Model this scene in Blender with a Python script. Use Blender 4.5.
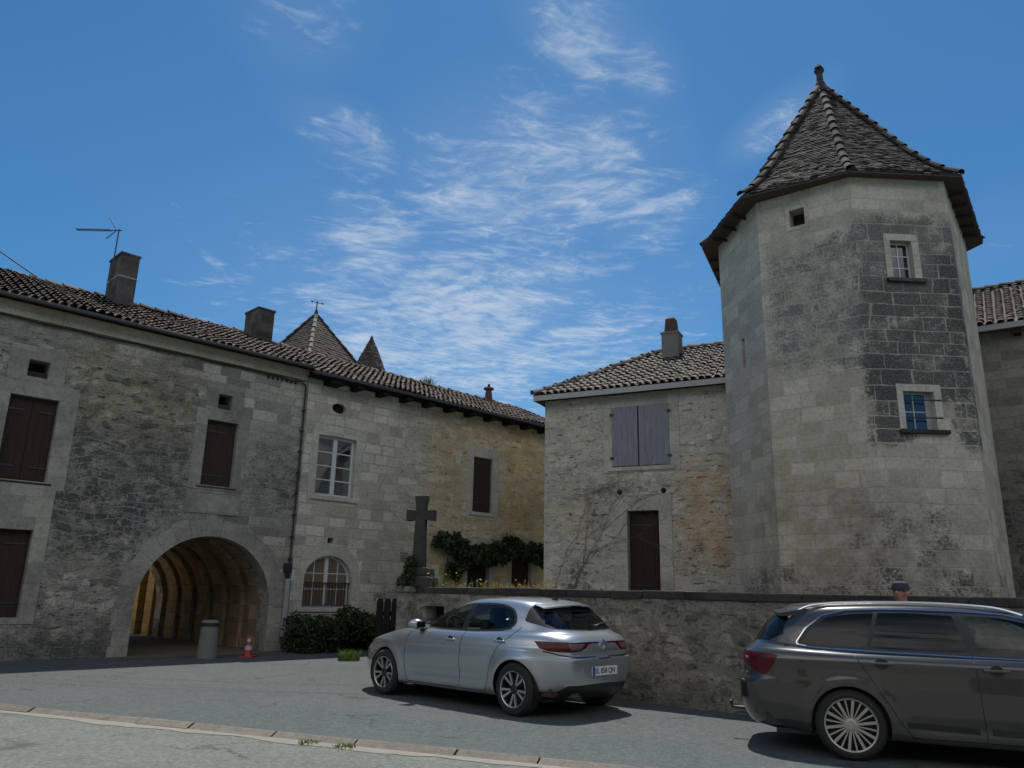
import bpy, bmesh, math, random
import numpy as np
from mathutils import Vector, Matrix, geometry
from mathutils.bvhtree import BVHTree
for o in list(bpy.data.objects): bpy.data.objects.remove(o)
S = bpy.context.scene; COL = S.collection
R = math.radians
rnd = random.Random(7)

# ------------------------------------------------------------------ camera, sky, sun, exposure
PITCH, ROLL, FPX = R(15.0), R(1.2), 778.0
cam = bpy.data.objects.new('camera', bpy.data.cameras.new('camera')); COL.objects.link(cam)
cam.data.sensor_width = 36; cam.data.lens = FPX / 1024 * 36; cam.data.clip_end = 2000
f_ = Vector((0, math.cos(PITCH), math.sin(PITCH))); r0 = Vector((1, 0, 0)); u0 = r0.cross(f_)
r_ = r0 * math.cos(ROLL) + u0 * math.sin(ROLL); u_ = -r0 * math.sin(ROLL) + u0 * math.cos(ROLL)
m = Matrix((r_, u_, -f_)).transposed().to_4x4(); m.translation = (0, 0, 1.5); cam.matrix_world = m
S.camera = cam
SUN = Vector((0.033, 0.42, 1.0)).normalized()
EXPOSURE = 0.0
S.view_settings.view_transform = 'Standard'; S.view_settings.look = 'None'
S.view_settings.exposure = EXPOSURE; S.view_settings.gamma = 1; S.view_settings.use_curve_mapping = False
sl = bpy.data.lights.new('sun', 'SUN'); sl.energy = 4.4; sl.angle = R(0.53); sl.color = (1, .955, .88)
so = bpy.data.objects.new('sun', sl); COL.objects.link(so); so.rotation_euler = SUN.to_track_quat('Z', 'Y').to_euler(); so.location = (0, 0, 60)

class NT:
    """terse node-tree writer"""
    def __init__(s, tree): s.t = tree; tree.nodes.clear()
    def put(s, sock, v):
        if isinstance(v, bpy.types.NodeSocket): s.t.links.new(v, sock)
        elif v is not None:
            if isinstance(v, (tuple, list)) and len(v) == 3 and sock.type == 'RGBA': v = (*v, 1)
            sock.default_value = v
    def n(s, typ, ins=None, **props):
        nd = s.t.nodes.new(typ)
        for k, v in props.items(): setattr(nd, k, v)
        for k, v in (ins or {}).items(): s.put(nd.inputs[k], v)
        return nd
    def m(s, op, a, b=None, c=None, clamp=False):
        nd = s.n('ShaderNodeMath', operation=op, use_clamp=clamp)
        for i, v in enumerate((a, b, c)):
            if v is not None: s.put(nd.inputs[i], v)
        return nd.outputs[0]
    def mix(s, f, a, b, blend='MIX'):
        nd = s.n('ShaderNodeMix', data_type='RGBA', blend_type=blend, clamp_factor=True)
        s.put(nd.inputs[0], f); s.put(nd.inputs[6], a); s.put(nd.inputs[7], b); return nd.outputs[2]
    def noise(s, vec, scale, detail=4, rough=.55, dist=0, dim='3D', w=None, color=False):
        nd = s.n('ShaderNodeTexNoise', noise_dimensions=dim)
        if vec is not None: s.put(nd.inputs['Vector'], vec)
        if w is not None: s.put(nd.inputs['W'], w)
        nd.inputs['Scale'].default_value = scale; nd.inputs['Detail'].default_value = detail
        nd.inputs['Roughness'].default_value = rough; nd.inputs['Distortion'].default_value = dist
        return nd.outputs['Color' if color else 0]
    def mr(s, v, a, b, c=0., d=1., smooth=True):
        nd = s.n('ShaderNodeMapRange', interpolation_type='SMOOTHSTEP' if smooth else 'LINEAR')
        for i, x in enumerate((v, a, b, c, d)): s.put(nd.inputs[i], x)
        return nd.outputs[0]
    def ramp(s, v, stops, interp='LINEAR'):
        nd = s.n('ShaderNodeValToRGB'); cr = nd.color_ramp; cr.interpolation = interp
        while len(cr.elements) < len(stops): cr.elements.new(.5)
        for e, (p, c) in zip(cr.elements, stops): e.position = p; e.color = (*c, 1)
        s.put(nd.inputs[0], v); return nd.outputs[0]
    def comb(s, x, y, z=0.):
        nd = s.n('ShaderNodeCombineXYZ'); [s.put(nd.inputs[i], v) for i, v in enumerate((x, y, z))]; return nd.outputs[0]
    def sep(s, v):
        nd = s.n('ShaderNodeSeparateXYZ'); s.put(nd.inputs[0], v); return nd.outputs
    def vadd(s, a, b, op='ADD'):
        nd = s.n('ShaderNodeVectorMath', operation=op); s.put(nd.inputs[0], a); s.put(nd.inputs[1], b); return nd.outputs[0]
    def bump(s, h, strength=.6, dist=.02, normal=None):
        nd = s.n('ShaderNodeBump'); s.put(nd.inputs['Height'], h); nd.inputs['Strength'].default_value = strength; nd.inputs['Distance'].default_value = dist
        if normal: s.put(nd.inputs['Normal'], normal)
        return nd.outputs[0]

# world: Nishita sky with thin cirrus high up
W = bpy.data.worlds.new('World'); S.world = W; W.use_nodes = True
t = NT(W.node_tree)
sky = t.n('ShaderNodeTexSky', sky_type='NISHITA', sun_disc=False)
sky.sun_elevation = math.asin(SUN.z); sky.sun_rotation = math.atan2(SUN.x, SUN.y); sky.air_density = 1.0; sky.dust_density = .35; sky.ozone_density = 2.2; sky.altitude = 100
d = t.n('ShaderNodeTexCoord').outputs['Generated']
x, y, z = t.sep(d)
zz = t.m('MAXIMUM', z, .06)
cx, cy = t.m('DIVIDE', x, zz), t.m('DIVIDE', y, zz)
pc = t.comb(cx, cy)
warp = t.noise(pc, 1.3, 3, .5, color=True)
pw = t.vadd(pc, t.vadd(warp, (.35, .35, .35), 'MULTIPLY'))
wx, wy, _ = t.sep(pw)
def rot(a, sx, sy):
    ca, sa = math.cos(a), math.sin(a)
    return t.comb(t.m('MULTIPLY', t.m('ADD', t.m('MULTIPLY', wx, ca), t.m('MULTIPLY', wy, sa)), sx), t.m('MULTIPLY', t.m('SUBTRACT', t.m('MULTIPLY', wy, ca), t.m('MULTIPLY', wx, sa)), sy))
n1 = t.noise(rot(R(62), 3.6, 1.9), 1.7, 8, .66, .5)
n2 = t.noise(rot(R(20), 7.0, 13.0), 1.5, 6, .66, .5)
n3 = t.noise(pc, .9, 2, .5)
def blob(px, py, rx, ry, a=0):
    ca, sa = math.cos(a), math.sin(a)
    dx, dy = t.m('SUBTRACT', cx, px), t.m('SUBTRACT', cy, py)
    u = t.m('DIVIDE', t.m('ADD', t.m('MULTIPLY', dx, ca), t.m('MULTIPLY', dy, sa)), rx)
    v = t.m('DIVIDE', t.m('SUBTRACT', t.m('MULTIPLY', dy, ca), t.m('MULTIPLY', dx, sa)), ry)
    return t.mr(t.m('SQRT', t.m('ADD', t.m('MULTIPLY', u, u), t.m('MULTIPLY', v, v))), .15, 1.25, 1, 0)
CLOUDS = [(-.27, 3.2, .85, 1.3, 0, 1.0), (.2, 3.1, .6, .9, 0, .85), (-.12, 2.5, .55, .5, 0, .95), (.02, 1.8, .34, .4, .2, 1.0), (-.42, 2.2, .18, .42, .1, .95), (-.36, 1.62, .13, .24, -.5, .66), (-.40, 1.22, .12, .2, .3, .5),
          (.12, 1.24, .10, .17, -.5, .82), (.24, 1.32, .07, .14, -.5, .72), (.34, 1.95, .2, .3, 0, .72), (.56, 1.5, .07, .16, .3, .85), (-.75, 2.95, .4, .6, 0, .5), (-.96, 2.3, .035, .12, 0, .72), (1.35, 2.1, .25, .4, 0, .42), (.5, 2.4, .5, .5, 0, .5), (.1, 4.3, 1.3, 1.3, 0, .75)]
msk = 0.0
for (a, b, c, e, g, k) in CLOUDS: msk = t.m('MAXIMUM', msk, t.m('MULTIPLY', blob(a, b, c * 1.5, e * 1.5, g), k))
wisp = t.m('ADD', t.m('MULTIPLY', n1, .56), t.m('MULTIPLY', n2, .44))
cl = t.mr(t.m('ADD', wisp, t.m('MULTIPLY', t.m('SUBTRACT', msk, 1.0), .30)), .37, .66)
cl = t.m('ADD', t.m('MULTIPLY', cl, .60), t.m('MULTIPLY', t.m('POWER', msk, 1.5), .13))      # fibres over a thin veil
skc = t.n('ShaderNodeHueSaturation', {'Saturation': 1.0, 'Value': 1.0, 'Color': sky.outputs[0]}).outputs[0]
skc = t.mix(1, skc, (.28, .60, .775), 'MULTIPLY')
SKY = 0.125
# cloud bank added behind the photographer, out of view, as fill light
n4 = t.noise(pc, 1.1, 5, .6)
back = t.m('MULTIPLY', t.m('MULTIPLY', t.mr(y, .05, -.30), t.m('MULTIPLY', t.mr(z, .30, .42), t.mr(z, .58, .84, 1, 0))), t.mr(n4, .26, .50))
skyc = t.mix(cl, skc, (5.0, 5.6, 6.3))
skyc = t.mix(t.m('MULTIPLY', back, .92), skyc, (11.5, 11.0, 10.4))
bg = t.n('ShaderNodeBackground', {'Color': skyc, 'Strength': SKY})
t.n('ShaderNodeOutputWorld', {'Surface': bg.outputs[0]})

# ------------------------------------------------------------------ mesh builder
I4 = Matrix.Identity(4)
class MB:
    def __init__(s): s.v = []; s.f = []; s.uv = []; s.mi = []
    def face(s, pts, M=I4, uv=None, mi=0):
        b = len(s.v); s.v += [tuple(M @ Vector(p)) for p in pts]; s.f.append(tuple(range(b, b + len(pts)))); s.uv.append(uv); s.mi.append(mi)
    def add(s, vs, fs, M=I4, mi=0):
        b = len(s.v); s.v += [tuple(M @ Vector(p)) for p in vs]
        for q in fs: s.f.append(tuple(b + i for i in q)); s.uv.append(None); s.mi.append(mi)
    def box(s, c, d, M=I4, mi=0, rz=0, taper=1.0):
        T = M @ Matrix.Translation(c) @ Matrix.Rotation(rz, 4, 'Z')
        hx, hy, hz = d[0] / 2, d[1] / 2, d[2] / 2
        vs = [(-hx, -hy, -hz), (hx, -hy, -hz), (hx, hy, -hz), (-hx, hy, -hz)] + [(-hx * taper, -hy * taper, hz), (hx * taper, -hy * taper, hz), (hx * taper, hy * taper, hz), (-hx * taper, hy * taper, hz)]
        s.add(vs, [(0, 3, 2, 1), (4, 5, 6, 7), (0, 1, 5, 4), (1, 2, 6, 5), (2, 3, 7, 6), (3, 0, 4, 7)], T, mi)
    def bb(s, x0, x1, y0, y1, z0, z1, M=I4, mi=0): s.box(((x0 + x1) / 2, (y0 + y1) / 2, (z0 + z1) / 2), (x1 - x0, y1 - y0, z1 - z0), M, mi)
    def tube(s, pts, r, n=8, M=I4, mi=0, cap=True):
        P = [Vector(p) for p in pts]; rs = r if isinstance(r, (list, tuple)) else [r] * len(P); vs = []; fs = []
        for i, p in enumerate(P):
            d = (P[min(i + 1, len(P) - 1)] - P[max(i - 1, 0)]).normalized()
            a = d.cross(Vector((0, 0, 1)) if abs(d.z) < .9 else Vector((1, 0, 0))).normalized(); b = d.cross(a)
            for k in range(n):
                t_ = 2 * math.pi * k / n; vs.append(p + (a * math.cos(t_) + b * math.sin(t_)) * rs[i])
        for i in range(len(P) - 1):
            for k in range(n): fs.append((i * n + k, i * n + (k + 1) % n, (i + 1) * n + (k + 1) % n, (i + 1) * n + k))
        if cap: fs += [tuple(range(n))[::-1], tuple((len(P) - 1) * n + k for k in range(n))]
        s.add(vs, fs, M, mi)
    def lathe(s, prof, n=24, M=I4, mi=0, close=False):
        vs = []; fs = []; k = len(prof)
        for i in range(n):
            a = 2 * math.pi * i / n
            for (r, z_) in prof: vs.append((r * math.cos(a), r * math.sin(a), z_))
        for i in range(n):
            j = (i + 1) % n
            for q in range(k - 1 if not close else k): fs.append((i * k + q, j * k + q, j * k + (q + 1) % k, i * k + (q + 1) % k))
        s.add(vs, fs, M, mi)
    def prism(s, poly, y0, y1, M=I4, mi=0, holes=(), back=True):
        """polygon in (x,z), extruded from y0 (front) to y1"""
        loops = [list(poly)] + [list(h) for h in holes]
        tri = geometry.tessellate_polygon([[Vector((p[0], p[1], 0)) for p in l] for l in loops])
        flat = [p for l in loops for p in l]
        for a, b, c in tri:
            pa, pb, pc_ = flat[a], flat[b], flat[c]
            if (pb[0] - pa[0]) * (pc_[1] - pa[1]) - (pb[1] - pa[1]) * (pc_[0] - pa[0]) < 0: pb, pc_ = pc_, pb
            s.face([(q[0], y0, q[1]) for q in (pa, pb, pc_)], M, mi=mi)
            if back: s.face([(q[0], y1, q[1]) for q in (pa, pc_, pb)], M, mi=mi)
        for li, l in enumerate(loops):
            ar = sum(l[i][0] * l[(i + 1) % len(l)][1] - l[(i + 1) % len(l)][0] * l[i][1] for i in range(len(l)))
            if (ar < 0) == (li == 0): l = l[::-1]
            for i in range(len(l)):
                a, b = l[i], l[(i + 1) % len(l)]
                s.face([(a[0], y0, a[1]), (a[0], y1, a[1]), (b[0], y1, b[1]), (b[0], y0, b[1])], M, mi=mi)
    def build(s, name, mats, parent=None, loc=(0, 0, 0), rz=0, smooth=False, bevel=0, merge=False):
        me = bpy.data.meshes.new(name); me.from_pydata(s.v, [], s.f)
        for mm in (mats if isinstance(mats, (list, tuple)) else [mats]): me.materials.append(mm)
        me.polygons.foreach_set('material_index', s.mi); me.update()
        ul = me.uv_layers.new(name='UVMap'); k = 0
        for p, uv in zip(me.polygons, s.uv):
            n = p.normal
            for j, vi in enumerate(p.vertices):
                co = me.vertices[vi].co
                if uv: q = uv[j]
                elif abs(n.z) > .75: q = (co.x, co.y)
                else:
                    h = math.hypot(n.x, n.y) or 1; q = (co.x * -n.y / h + co.y * n.x / h, co.z)
                ul.data[p.loop_start + j].uv = q
        if merge or smooth:
            bm = bmesh.new(); bm.from_mesh(me); bmesh.ops.remove_doubles(bm, verts=bm.verts, dist=1e-5); bm.to_mesh(me); bm.free()
        if smooth:
            me.polygons.foreach_set('use_smooth', [True] * len(me.polygons))
            if smooth is not True: me.set_sharp_from_angle(angle=R(smooth))
        o = bpy.data.objects.new(name, me); COL.objects.link(o); o.location = loc; o.rotation_euler.z = rz
        if parent: o.parent = parent
        if bevel:
            b = o.modifiers.new('bevel', 'BEVEL'); b.width = bevel; b.segments = 2; b.limit_method = 'ANGLE'; b.angle_limit = R(40)
        return o
def tag(o, label, cat, group=None, kind=None):
    if label: o['label'] = label
    if cat: o['category'] = cat
    if group: o['group'] = group
    if kind: o['kind'] = kind
    return o
def thing(name, label, cat, loc=(0, 0, 0), rz=0, group=None):
    o = bpy.data.objects.new(name, None); COL.objects.link(o); o.location = loc; o.rotation_euler.z = rz; o.empty_display_size = .3
    return tag(o, label, cat, group)
def struct(o): o['kind'] = 'structure'; return o
def copy_tree(o, parent=None):
    c = o.copy(); COL.objects.link(c)
    if parent: c.parent = parent
    for ch in [x for x in bpy.data.objects if x.parent == o]: copy_tree(ch, c)
    return c
def rect(x0, x1, z0, z1): return [(x0, z0), (x1, z0), (x1, z1), (x0, z1)]
def arch(cx, h, zb, zs, ht=None, n=20):
    ht = ht or h
    return [(cx - h, zb), (cx + h, zb)] + [(cx + h * math.cos(math.pi * i / n), zs + ht * math.sin(math.pi * i / n)) for i in range(n + 1)]

# ------------------------------------------------------------------ materials
def principled(t, color, rough=.8, normal=None, **k):
    ins = {'Base Color': color, 'Roughness': rough}
    if normal is not None: ins['Normal'] = normal
    ins.update({a.replace('_', ' '): b for a, b in k.items()})
    p = t.n('ShaderNodeBsdfPrincipled', ins); t.n('ShaderNodeOutputMaterial', {'Surface': p.outputs[0]}); return p
def newmat(name): m_ = bpy.data.materials.new(name); m_.use_nodes = True; return m_, NT(m_.node_tree)
def plain(name, col, rough=.6, var=.15, scale=9, bump=.15, metallic=0, spec=.5, coat=0):
    m_, t = newmat(name); oc = t.n('ShaderNodeTexCoord').outputs['Object']
    n = t.noise(oc, scale, 5, .6)
    c = t.mix(n, tuple(v * (1 - var) for v in col), tuple(min(1, v * (1 + var)) for v in col))
    principled(t, c, rough, t.bump(t.noise(oc, scale * 6, 3), bump, .004) if bump else None, Metallic=metallic, Specular_IOR_Level=spec, Coat_Weight=coat); return m_
def boxmask(t, u, v, b, soft=.4, wob=None):
    if wob is not None: u = t.m('ADD', u, wob); v = t.m('ADD', v, wob)
    a = t.m('MULTIPLY', t.mr(u, b[0] - soft, b[0] + soft), t.mr(u, b[1] - soft, b[1] + soft, 1, 0))
    return t.m('MULTIPLY', a, t.m('MULTIPLY', t.mr(v, b[2] - soft, b[2] + soft), t.mr(v, b[3] - soft, b[3] + soft, 1, 0)))
def stone(name, cols, mortar, bw=.55, bh=.28, ms=.014, rubble=0, stains=(), tints=(), bumpd=.025, warp=.05, seed=0, grime=.35, rub_scale=(3.2, 6.0), joint=.8, pits=.5, smear=(.42, .58), rsel=1.0, soft=.35, wob=1.1):
    """coursed masonry from the UV map (u along the wall, v = height); rubble 0..1 blends towards irregular stones;
    stains: (u0,u1,v0,v1,strength) lichen-dark stones, tints: (u0,u1,v0,v1,colour,amount)"""
    wf = lambda c: (c[0] * 1.01, c[1] * .985, c[2] * .975)
    cols = [wf(c) for c in cols]; mortar = wf(mortar)
    m_, t = newmat(name)
    uv = t.n('ShaderNodeUVMap', uv_map='UVMap').outputs[0]; uv = t.vadd(uv, (seed * 3.7, 0, seed * 1.3))
    u, v, _ = t.sep(uv)
    u0_ = t.m('SUBTRACT', u, seed * 3.7)
    wn = t.sep(t.noise(uv, 2.3, 3, .5, color=True)); wn2 = t.sep(t.noise(uv, 8, 4, .7, color=True))
    uu = t.m('ADD', u, t.m('ADD', t.m('MULTIPLY', t.m('SUBTRACT', wn[0], .5), warp * 1.6), t.m('MULTIPLY', t.m('SUBTRACT', wn2[0], .5), warp * .35)))
    vv = t.m('ADD', v, t.m('ADD', t.m('MULTIPLY', t.m('SUBTRACT', wn[1], .5), warp), t.m('MULTIPLY', t.m('SUBTRACT', wn2[1], .5), warp * .3)))
    vv = t.m('ADD', vv, t.m('MULTIPLY', t.noise(None, .9, 1, .5, dim='1D', w=v), .35))
    row = t.m('FLOOR', t.m('DIVIDE', vv, bh))
    uu = t.m('ADD', uu, t.m('MULTIPLY', t.noise(None, 1.1, 1, dim='2D') if False else t.n('ShaderNodeTexWhiteNoise', {'W': row}, noise_dimensions='1D').outputs[0], bw))
    uu = t.m('ADD', uu, t.m('MULTIPLY', t.noise(t.comb(u, t.m('MULTIPLY', row, 7.3)), 1.6, 1), bw * 1.9))
    br = t.n('ShaderNodeTexBrick', {'Vector': t.comb(uu, vv), 'Color1': (0, 0, 0), 'Color2': (1, 1, 1), 'Mortar': (.5, .5, .5), 'Scale': 1, 'Mortar Size': ms, 'Mortar Smooth': .35, 'Bias': 0, 'Brick Width': bw, 'Row Height': bh}, offset=.5, squash=1.0)
    rA, mA = t.sep(br.outputs['Color'])[0], br.outputs['Fac']
    r, mo = rA, mA
    if rubble:
        ub = t.m('ADD', uu, t.m('MULTIPLY', t.m('SUBTRACT', wn2[0], .5), .10)); vb = t.m('ADD', vv, t.m('ADD', t.m('MULTIPLY', t.m('SUBTRACT', wn2[1], .5), .11), t.m('MULTIPLY', t.m('SUBTRACT', t.noise(uv, 1.4, 3), .5), .40)))
        row2 = t.m('FLOOR', t.m('DIVIDE', vb, 1 / rub_scale[1]))
        ub = t.m('ADD', ub, t.m('MULTIPLY', t.n('ShaderNodeTexWhiteNoise', {'W': row2}, noise_dimensions='1D').outputs[0], .7)); ub = t.m('ADD', ub, t.m('MULTIPLY', t.noise(t.comb(u, t.m('MULTIPLY', row2, 5.7)), 2.1, 1), .45))
        br2 = t.n('ShaderNodeTexBrick', {'Vector': t.comb(ub, vb), 'Color1': (0, 0, 0), 'Color2': (1, 1, 1), 'Mortar': (.5, .5, .5), 'Scale': 1, 'Mortar Size': .026, 'Mortar Smooth': .8, 'Bias': 0, 'Brick Width': 1 / rub_scale[0], 'Row Height': 1 / rub_scale[1]}, offset=.5)
        rB = t.sep(br2.outputs['Color'])[0]
        mB_ = t.m('MAXIMUM', t.m('MULTIPLY', br2.outputs['Fac'], t.mr(wn2[2], .25, .6, .3, 1)), t.m('MULTIPLY', t.mr(t.noise(uv, 2.3, 5, .7), smear[0], smear[1]), .88))
        k = rubble if not isinstance(rubble, (tuple, list)) else None
        if k is None:
            k = 0.0
            for b in rubble: k = t.m('MAXIMUM', k, t.m('MULTIPLY', boxmask(t, u0_, v, b[:4], b[5] if len(b) > 5 else .5, t.m('MULTIPLY', t.m('SUBTRACT', wn[2], .5), 1.6)), b[4]))
        else: k = t.mr(t.noise(uv, .5, 2), .5 - k * .5, 1.0 - k * .5 + .1)
        r = t.m('ADD', t.m('MULTIPLY', rB, k), t.m('MULTIPLY', rA, t.m('SUBTRACT', 1, k)))
        mo = t.m('ADD', t.m('MULTIPLY', mB_, k), t.m('MULTIPLY', mA, t.m('SUBTRACT', 1, k)))
    base = t.ramp(r, [(0, cols[0]), (.5, cols[1]), (1, cols[2])])
    grain = t.noise(uv, 14, 6, .68); big = t.noise(uv, .55, 4, .6); mid = t.noise(uv, 3.1, 5, .62)
    base = t.mix(t.m('MULTIPLY', t.mr(t.noise(uv, 13, 8, .82), .42, .62), .6), base, t.mix(1, base, (.60, .59, .58), 'MULTIPLY'))
    vis = t.m('MULTIPLY', t.mr(t.noise(uv, 1.1, 3, .6), .3, .62, .25, 1), joint)      # joints show unevenly
    mc = t.mix(grain, tuple(c * .85 for c in mortar), mortar)
    col = t.mix(t.m('MULTIPLY', mo, vis), base, mc)
    if rubble:      # open horizontal crevices between the rough stones
        crev = t.mr(t.noise(t.comb(t.m('MULTIPLY', uu, 4.2), t.m('MULTIPLY', vv, 11.5)), 1, 4, .62), .57, .65)
        col = t.mix(t.m('MULTIPLY', t.m('MULTIPLY', crev, k), .8), col, (.045, .042, .036))
    for (a, b, c_, e, tc, am) in tints:
        col = t.mix(t.m('MULTIPLY', boxmask(t, u0_, v, (a, b, c_, e), .45, t.m('MULTIPLY', t.m('SUBTRACT', wn[2], .5), .9)), t.m('MULTIPLY', am, t.mr(mid, .25, .6))), col, t.mix(1, col, tc, 'MULTIPLY'))
    speck = t.noise(uv, 17, 6, .78); speck2 = t.mr(t.noise(uv, 31, 4, .75), .42, .75)
    gr = t.m('MULTIPLY', t.mr(t.m('ADD', t.m('MULTIPLY', big, .65), t.m('MULTIPLY', mid, .35)), .42, .66), grime)
    col = t.mix(gr, col, t.mix(1, col, (.5, .5, .5), 'MULTIPLY'))
    for (a, b, c_, e, k, *lt) in stains:
        mk = boxmask(t, u0_, v, (a, b, c_, e), soft, t.m('MULTIPLY', t.m('SUBTRACT', wn[2], .5), wob))
        dens = t.m('ADD', t.m('MULTIPLY', mk, k), t.m('ADD', t.m('MULTIPLY', t.m('SUBTRACT', r, .58), rsel), t.m('MULTIPLY', t.m('SUBTRACT', mid, .5), 1.1)))
        sp = t.mr(t.m('ADD', speck, t.m('MULTIPLY', t.m('SUBTRACT', dens, .5), .42)), .40, .68)
        q = t.m('MULTIPLY', t.m('MULTIPLY', t.mr(mk, .02, .35), sp), t.m('SUBTRACT', 1, t.m('MULTIPLY', mo, .9)))
        col = t.mix(t.m('MULTIPLY', q, .93), col, t.mix(speck2, tuple(.05 * (lt[0] if lt else 1) for _ in 'rgb'), tuple(v * (lt[1] if lt else 1) for v in (.20, .195, .18))))
    pit = t.mr(t.noise(uv, 22, 3, .6), .30, .42, 1, 0)
    col = t.mix(t.m('MULTIPLY', pit, .5 * pits), col, (.05, .048, .042))
    h = t.m('SUBTRACT', t.m('ADD', t.m('MULTIPLY', grain, .5), t.m('ADD', t.m('MULTIPLY', mid, .5), t.m('MULTIPLY', r, .35))), t.m('ADD', t.m('MULTIPLY', t.m('MULTIPLY', mo, vis), .8), t.m('MULTIPLY', pit, .6 * pits)))
    principled(t, col, .92, t.bump(h, .75, bumpd), Specular_IOR_Level=.2); return m_

M = {}
M['facade'] = stone('rubble limestone facade', [(.17, .168, .162), (.35, .335, .29), (.52, .49, .415)], (.40, .37, .275), .5, .24, .013,
    rubble=[(-6, 2.9, .2, 6.7, 1.0, .7), (2.4, 3.4, 3., 6.2, 1.0, .4), (4.5, 6, 3.4, 5.2, .6, .3)],
    stains=[(.2, 3.2, 2.9, 5.0, .85), (.3, 2.6, 2.0, 3.6, .95), (4.6, 6.1, 3.2, 5.0, .6), (-6, 6.1, -.3, .5, .9)], tints=[(.3, 3.2, 4.6, 6.6, (.90, .83, .64), .8), (0, 5, -.5, .8, (.55, .55, .55), .9)], warp=.075, grime=.55, rub_scale=(2.9, 6.0), bumpd=.075, smear=(.45, .62))
M['ashlar_b'] = stone('dressed limestone house', [(.37, .345, .28), (.52, .485, .395), (.68, .635, .525)], (.42, .385, .305), .46, .27, .018,
    rubble=[(9.3, 15.8, 2.5, 7.2, .75, .6)], stains=[(6, 9, -.2, .9, .7), (8.6, 10, 1, 3, .35)], tints=[(10.2, 16.5, 1, 7.3, (1.12, .99, .74), 1.0), (13.6, 16, 1, 7, (1.10, 1.0, .84), .9), (8.3, 10.5, 1, 4, (.8, .75, .68), .6)], warp=.05, grime=.25, rub_scale=(2.6, 4.9), seed=2, bumpd=.035)
M['house_r'] = stone('rough limestone house', [(.42, .39, .32), (.58, .54, .445), (.72, .67, .56)], (.58, .54, .44), .5, .27, .014,
    rubble=[(-3, 5, 1, 7, .9, .8)], stains=[(-2.2, -1.4, 1.2, 2.6, .8), (1.2, 1.8, 2.0, 3.0, .7), (-2.4, -.6, 3.6, 5.0, .35)], tints=[(1.0, 2.3, 2.2, 4.8, (1.05, .82, .55), .8), (-2.6, -1, 3, 6.4, (.85, .8, .7), .5)], warp=.08, grime=.3, rub_scale=(3.3, 6.0), seed=5, bumpd=.05)
M['tower'] = stone('pale tower ashlar', [(.42, .385, .31), (.51, .47, .385), (.61, .565, .47)], (.50, .46, .375), .52, .285, .014,
    rubble=0, stains=[(-.14, 2.25, 5.2, 7.9, .92, 1.0, 1.1), (-.14, 2.3, 7.5, 9.2, .84, 1.9, 1.4), (-.10, .75, 4.3, 6.2, .95), (-1.90, .05, 5.9, 8.8, .62, 2.2, 1.6), (1.6, 2.6, 4.2, 8.6, .8), (-.8, 1.4, 1., 3.2, .45), (-4, 4, .8, 2.1, .5)], tints=[(-3, .0, 1.2, 5.8, (1.02, .96, .86), .6), (.0, 2.3, 5.0, 9.2, (.62, .63, .63), 1.0), (-1.9, 0, 6.0, 8.8, (.86, .86, .85), 1.0), (-3, 2.2, .5, 3.6, (.74, .73, .72), .9)], warp=.06, grime=.28, seed=0, bumpd=.022, joint=.8, pits=.3, rsel=.5, soft=.26, wob=.35)
M['wing'] = stone('tan stone wing', [(.22, .20, .155), (.29, .265, .205), (.36, .33, .26)], (.29, .265, .20), .48, .25, .014, rubble=.6, stains=[(-2, 1.6, 1, 4.6, .9)], warp=.07, seed=8, grime=.4)
M['retain'] = stone('weathered rubble wall', [(.12, .115, .10), (.23, .22, .185), (.42, .40, .33)], (.27, .258, .21), .4, .2, .014, rubble=[(-2, 30, -1, 3, 1, .2)],
    stains=[(-2, 30, 1.3, 1.7, 1.1), (-2, 30, -.2, .3, .9), (4, 6.5, .5, 1.4, 1.0), (0, 3, .7, 1.4, .8)], tints=[(2, 5.4, .2, 1.3, (1.05, 1.0, .9), .6)], warp=.12, seed=3, grime=.85, rub_scale=(4.2, 7.5), bumpd=.05, joint=.35, smear=(.36, .52))
M['opposite'] = stone('added limestone front', [(.42, .40, .345), (.5, .475, .415), (.58, .55, .48)], (.4, .38, .325), .55, .29, .014, seed=19, pits=0, grime=.15)  # front of the unseen house added for bounce light
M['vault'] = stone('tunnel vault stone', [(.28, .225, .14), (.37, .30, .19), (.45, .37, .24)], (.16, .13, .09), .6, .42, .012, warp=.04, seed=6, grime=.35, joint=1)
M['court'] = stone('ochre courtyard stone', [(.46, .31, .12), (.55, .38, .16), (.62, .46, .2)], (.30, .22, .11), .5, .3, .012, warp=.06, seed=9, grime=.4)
M['dressed'] = stone('grey dressed surround', [(.28, .268, .232), (.34, .325, .28), (.395, .375, .315)], (.26, .248, .21), .8, .42, .006, warp=.03, seed=4, grime=.7, bumpd=.012, pits=.5, joint=.6)
M['dressed_pale'] = stone('pale dressed surround', [(.44, .42, .355), (.50, .475, .40), (.56, .53, .45)], (.38, .36, .30), .55, .34, .008, warp=.04, seed=11, grime=.5, bumpd=.012, pits=.4)
M['cornice'] = stone('cream plaster cornice', [(.40, .36, .26), (.44, .395, .285), (.47, .42, .31)], (.25, .22, .16), 1.5, .9, .006, warp=.01, seed=12, grime=.5, bumpd=.006, pits=.2)
M['lichen'] = stone('lichen grey carved stone', [(.04, .04, .038), (.075, .072, .066), (.125, .118, .105)], (.07, .066, .058), 3, 3, .003, warp=.1, seed=13, grime=.8, bumpd=.03)
M['chimney'] = stone('sooty chimney masonry', [(.07, .062, .056), (.105, .092, .082), (.15, .13, .115)], (.13, .12, .11), .5, .19, .012, warp=.03, seed=14, grime=.7)
M['render'] = plain('grey cement render', (.19, .175, .155), .9, .3, 5, .5)
M['terracotta'] = plain('red clay pot', (.10, .045, .033), .85, .4, 8, .3)
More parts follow.
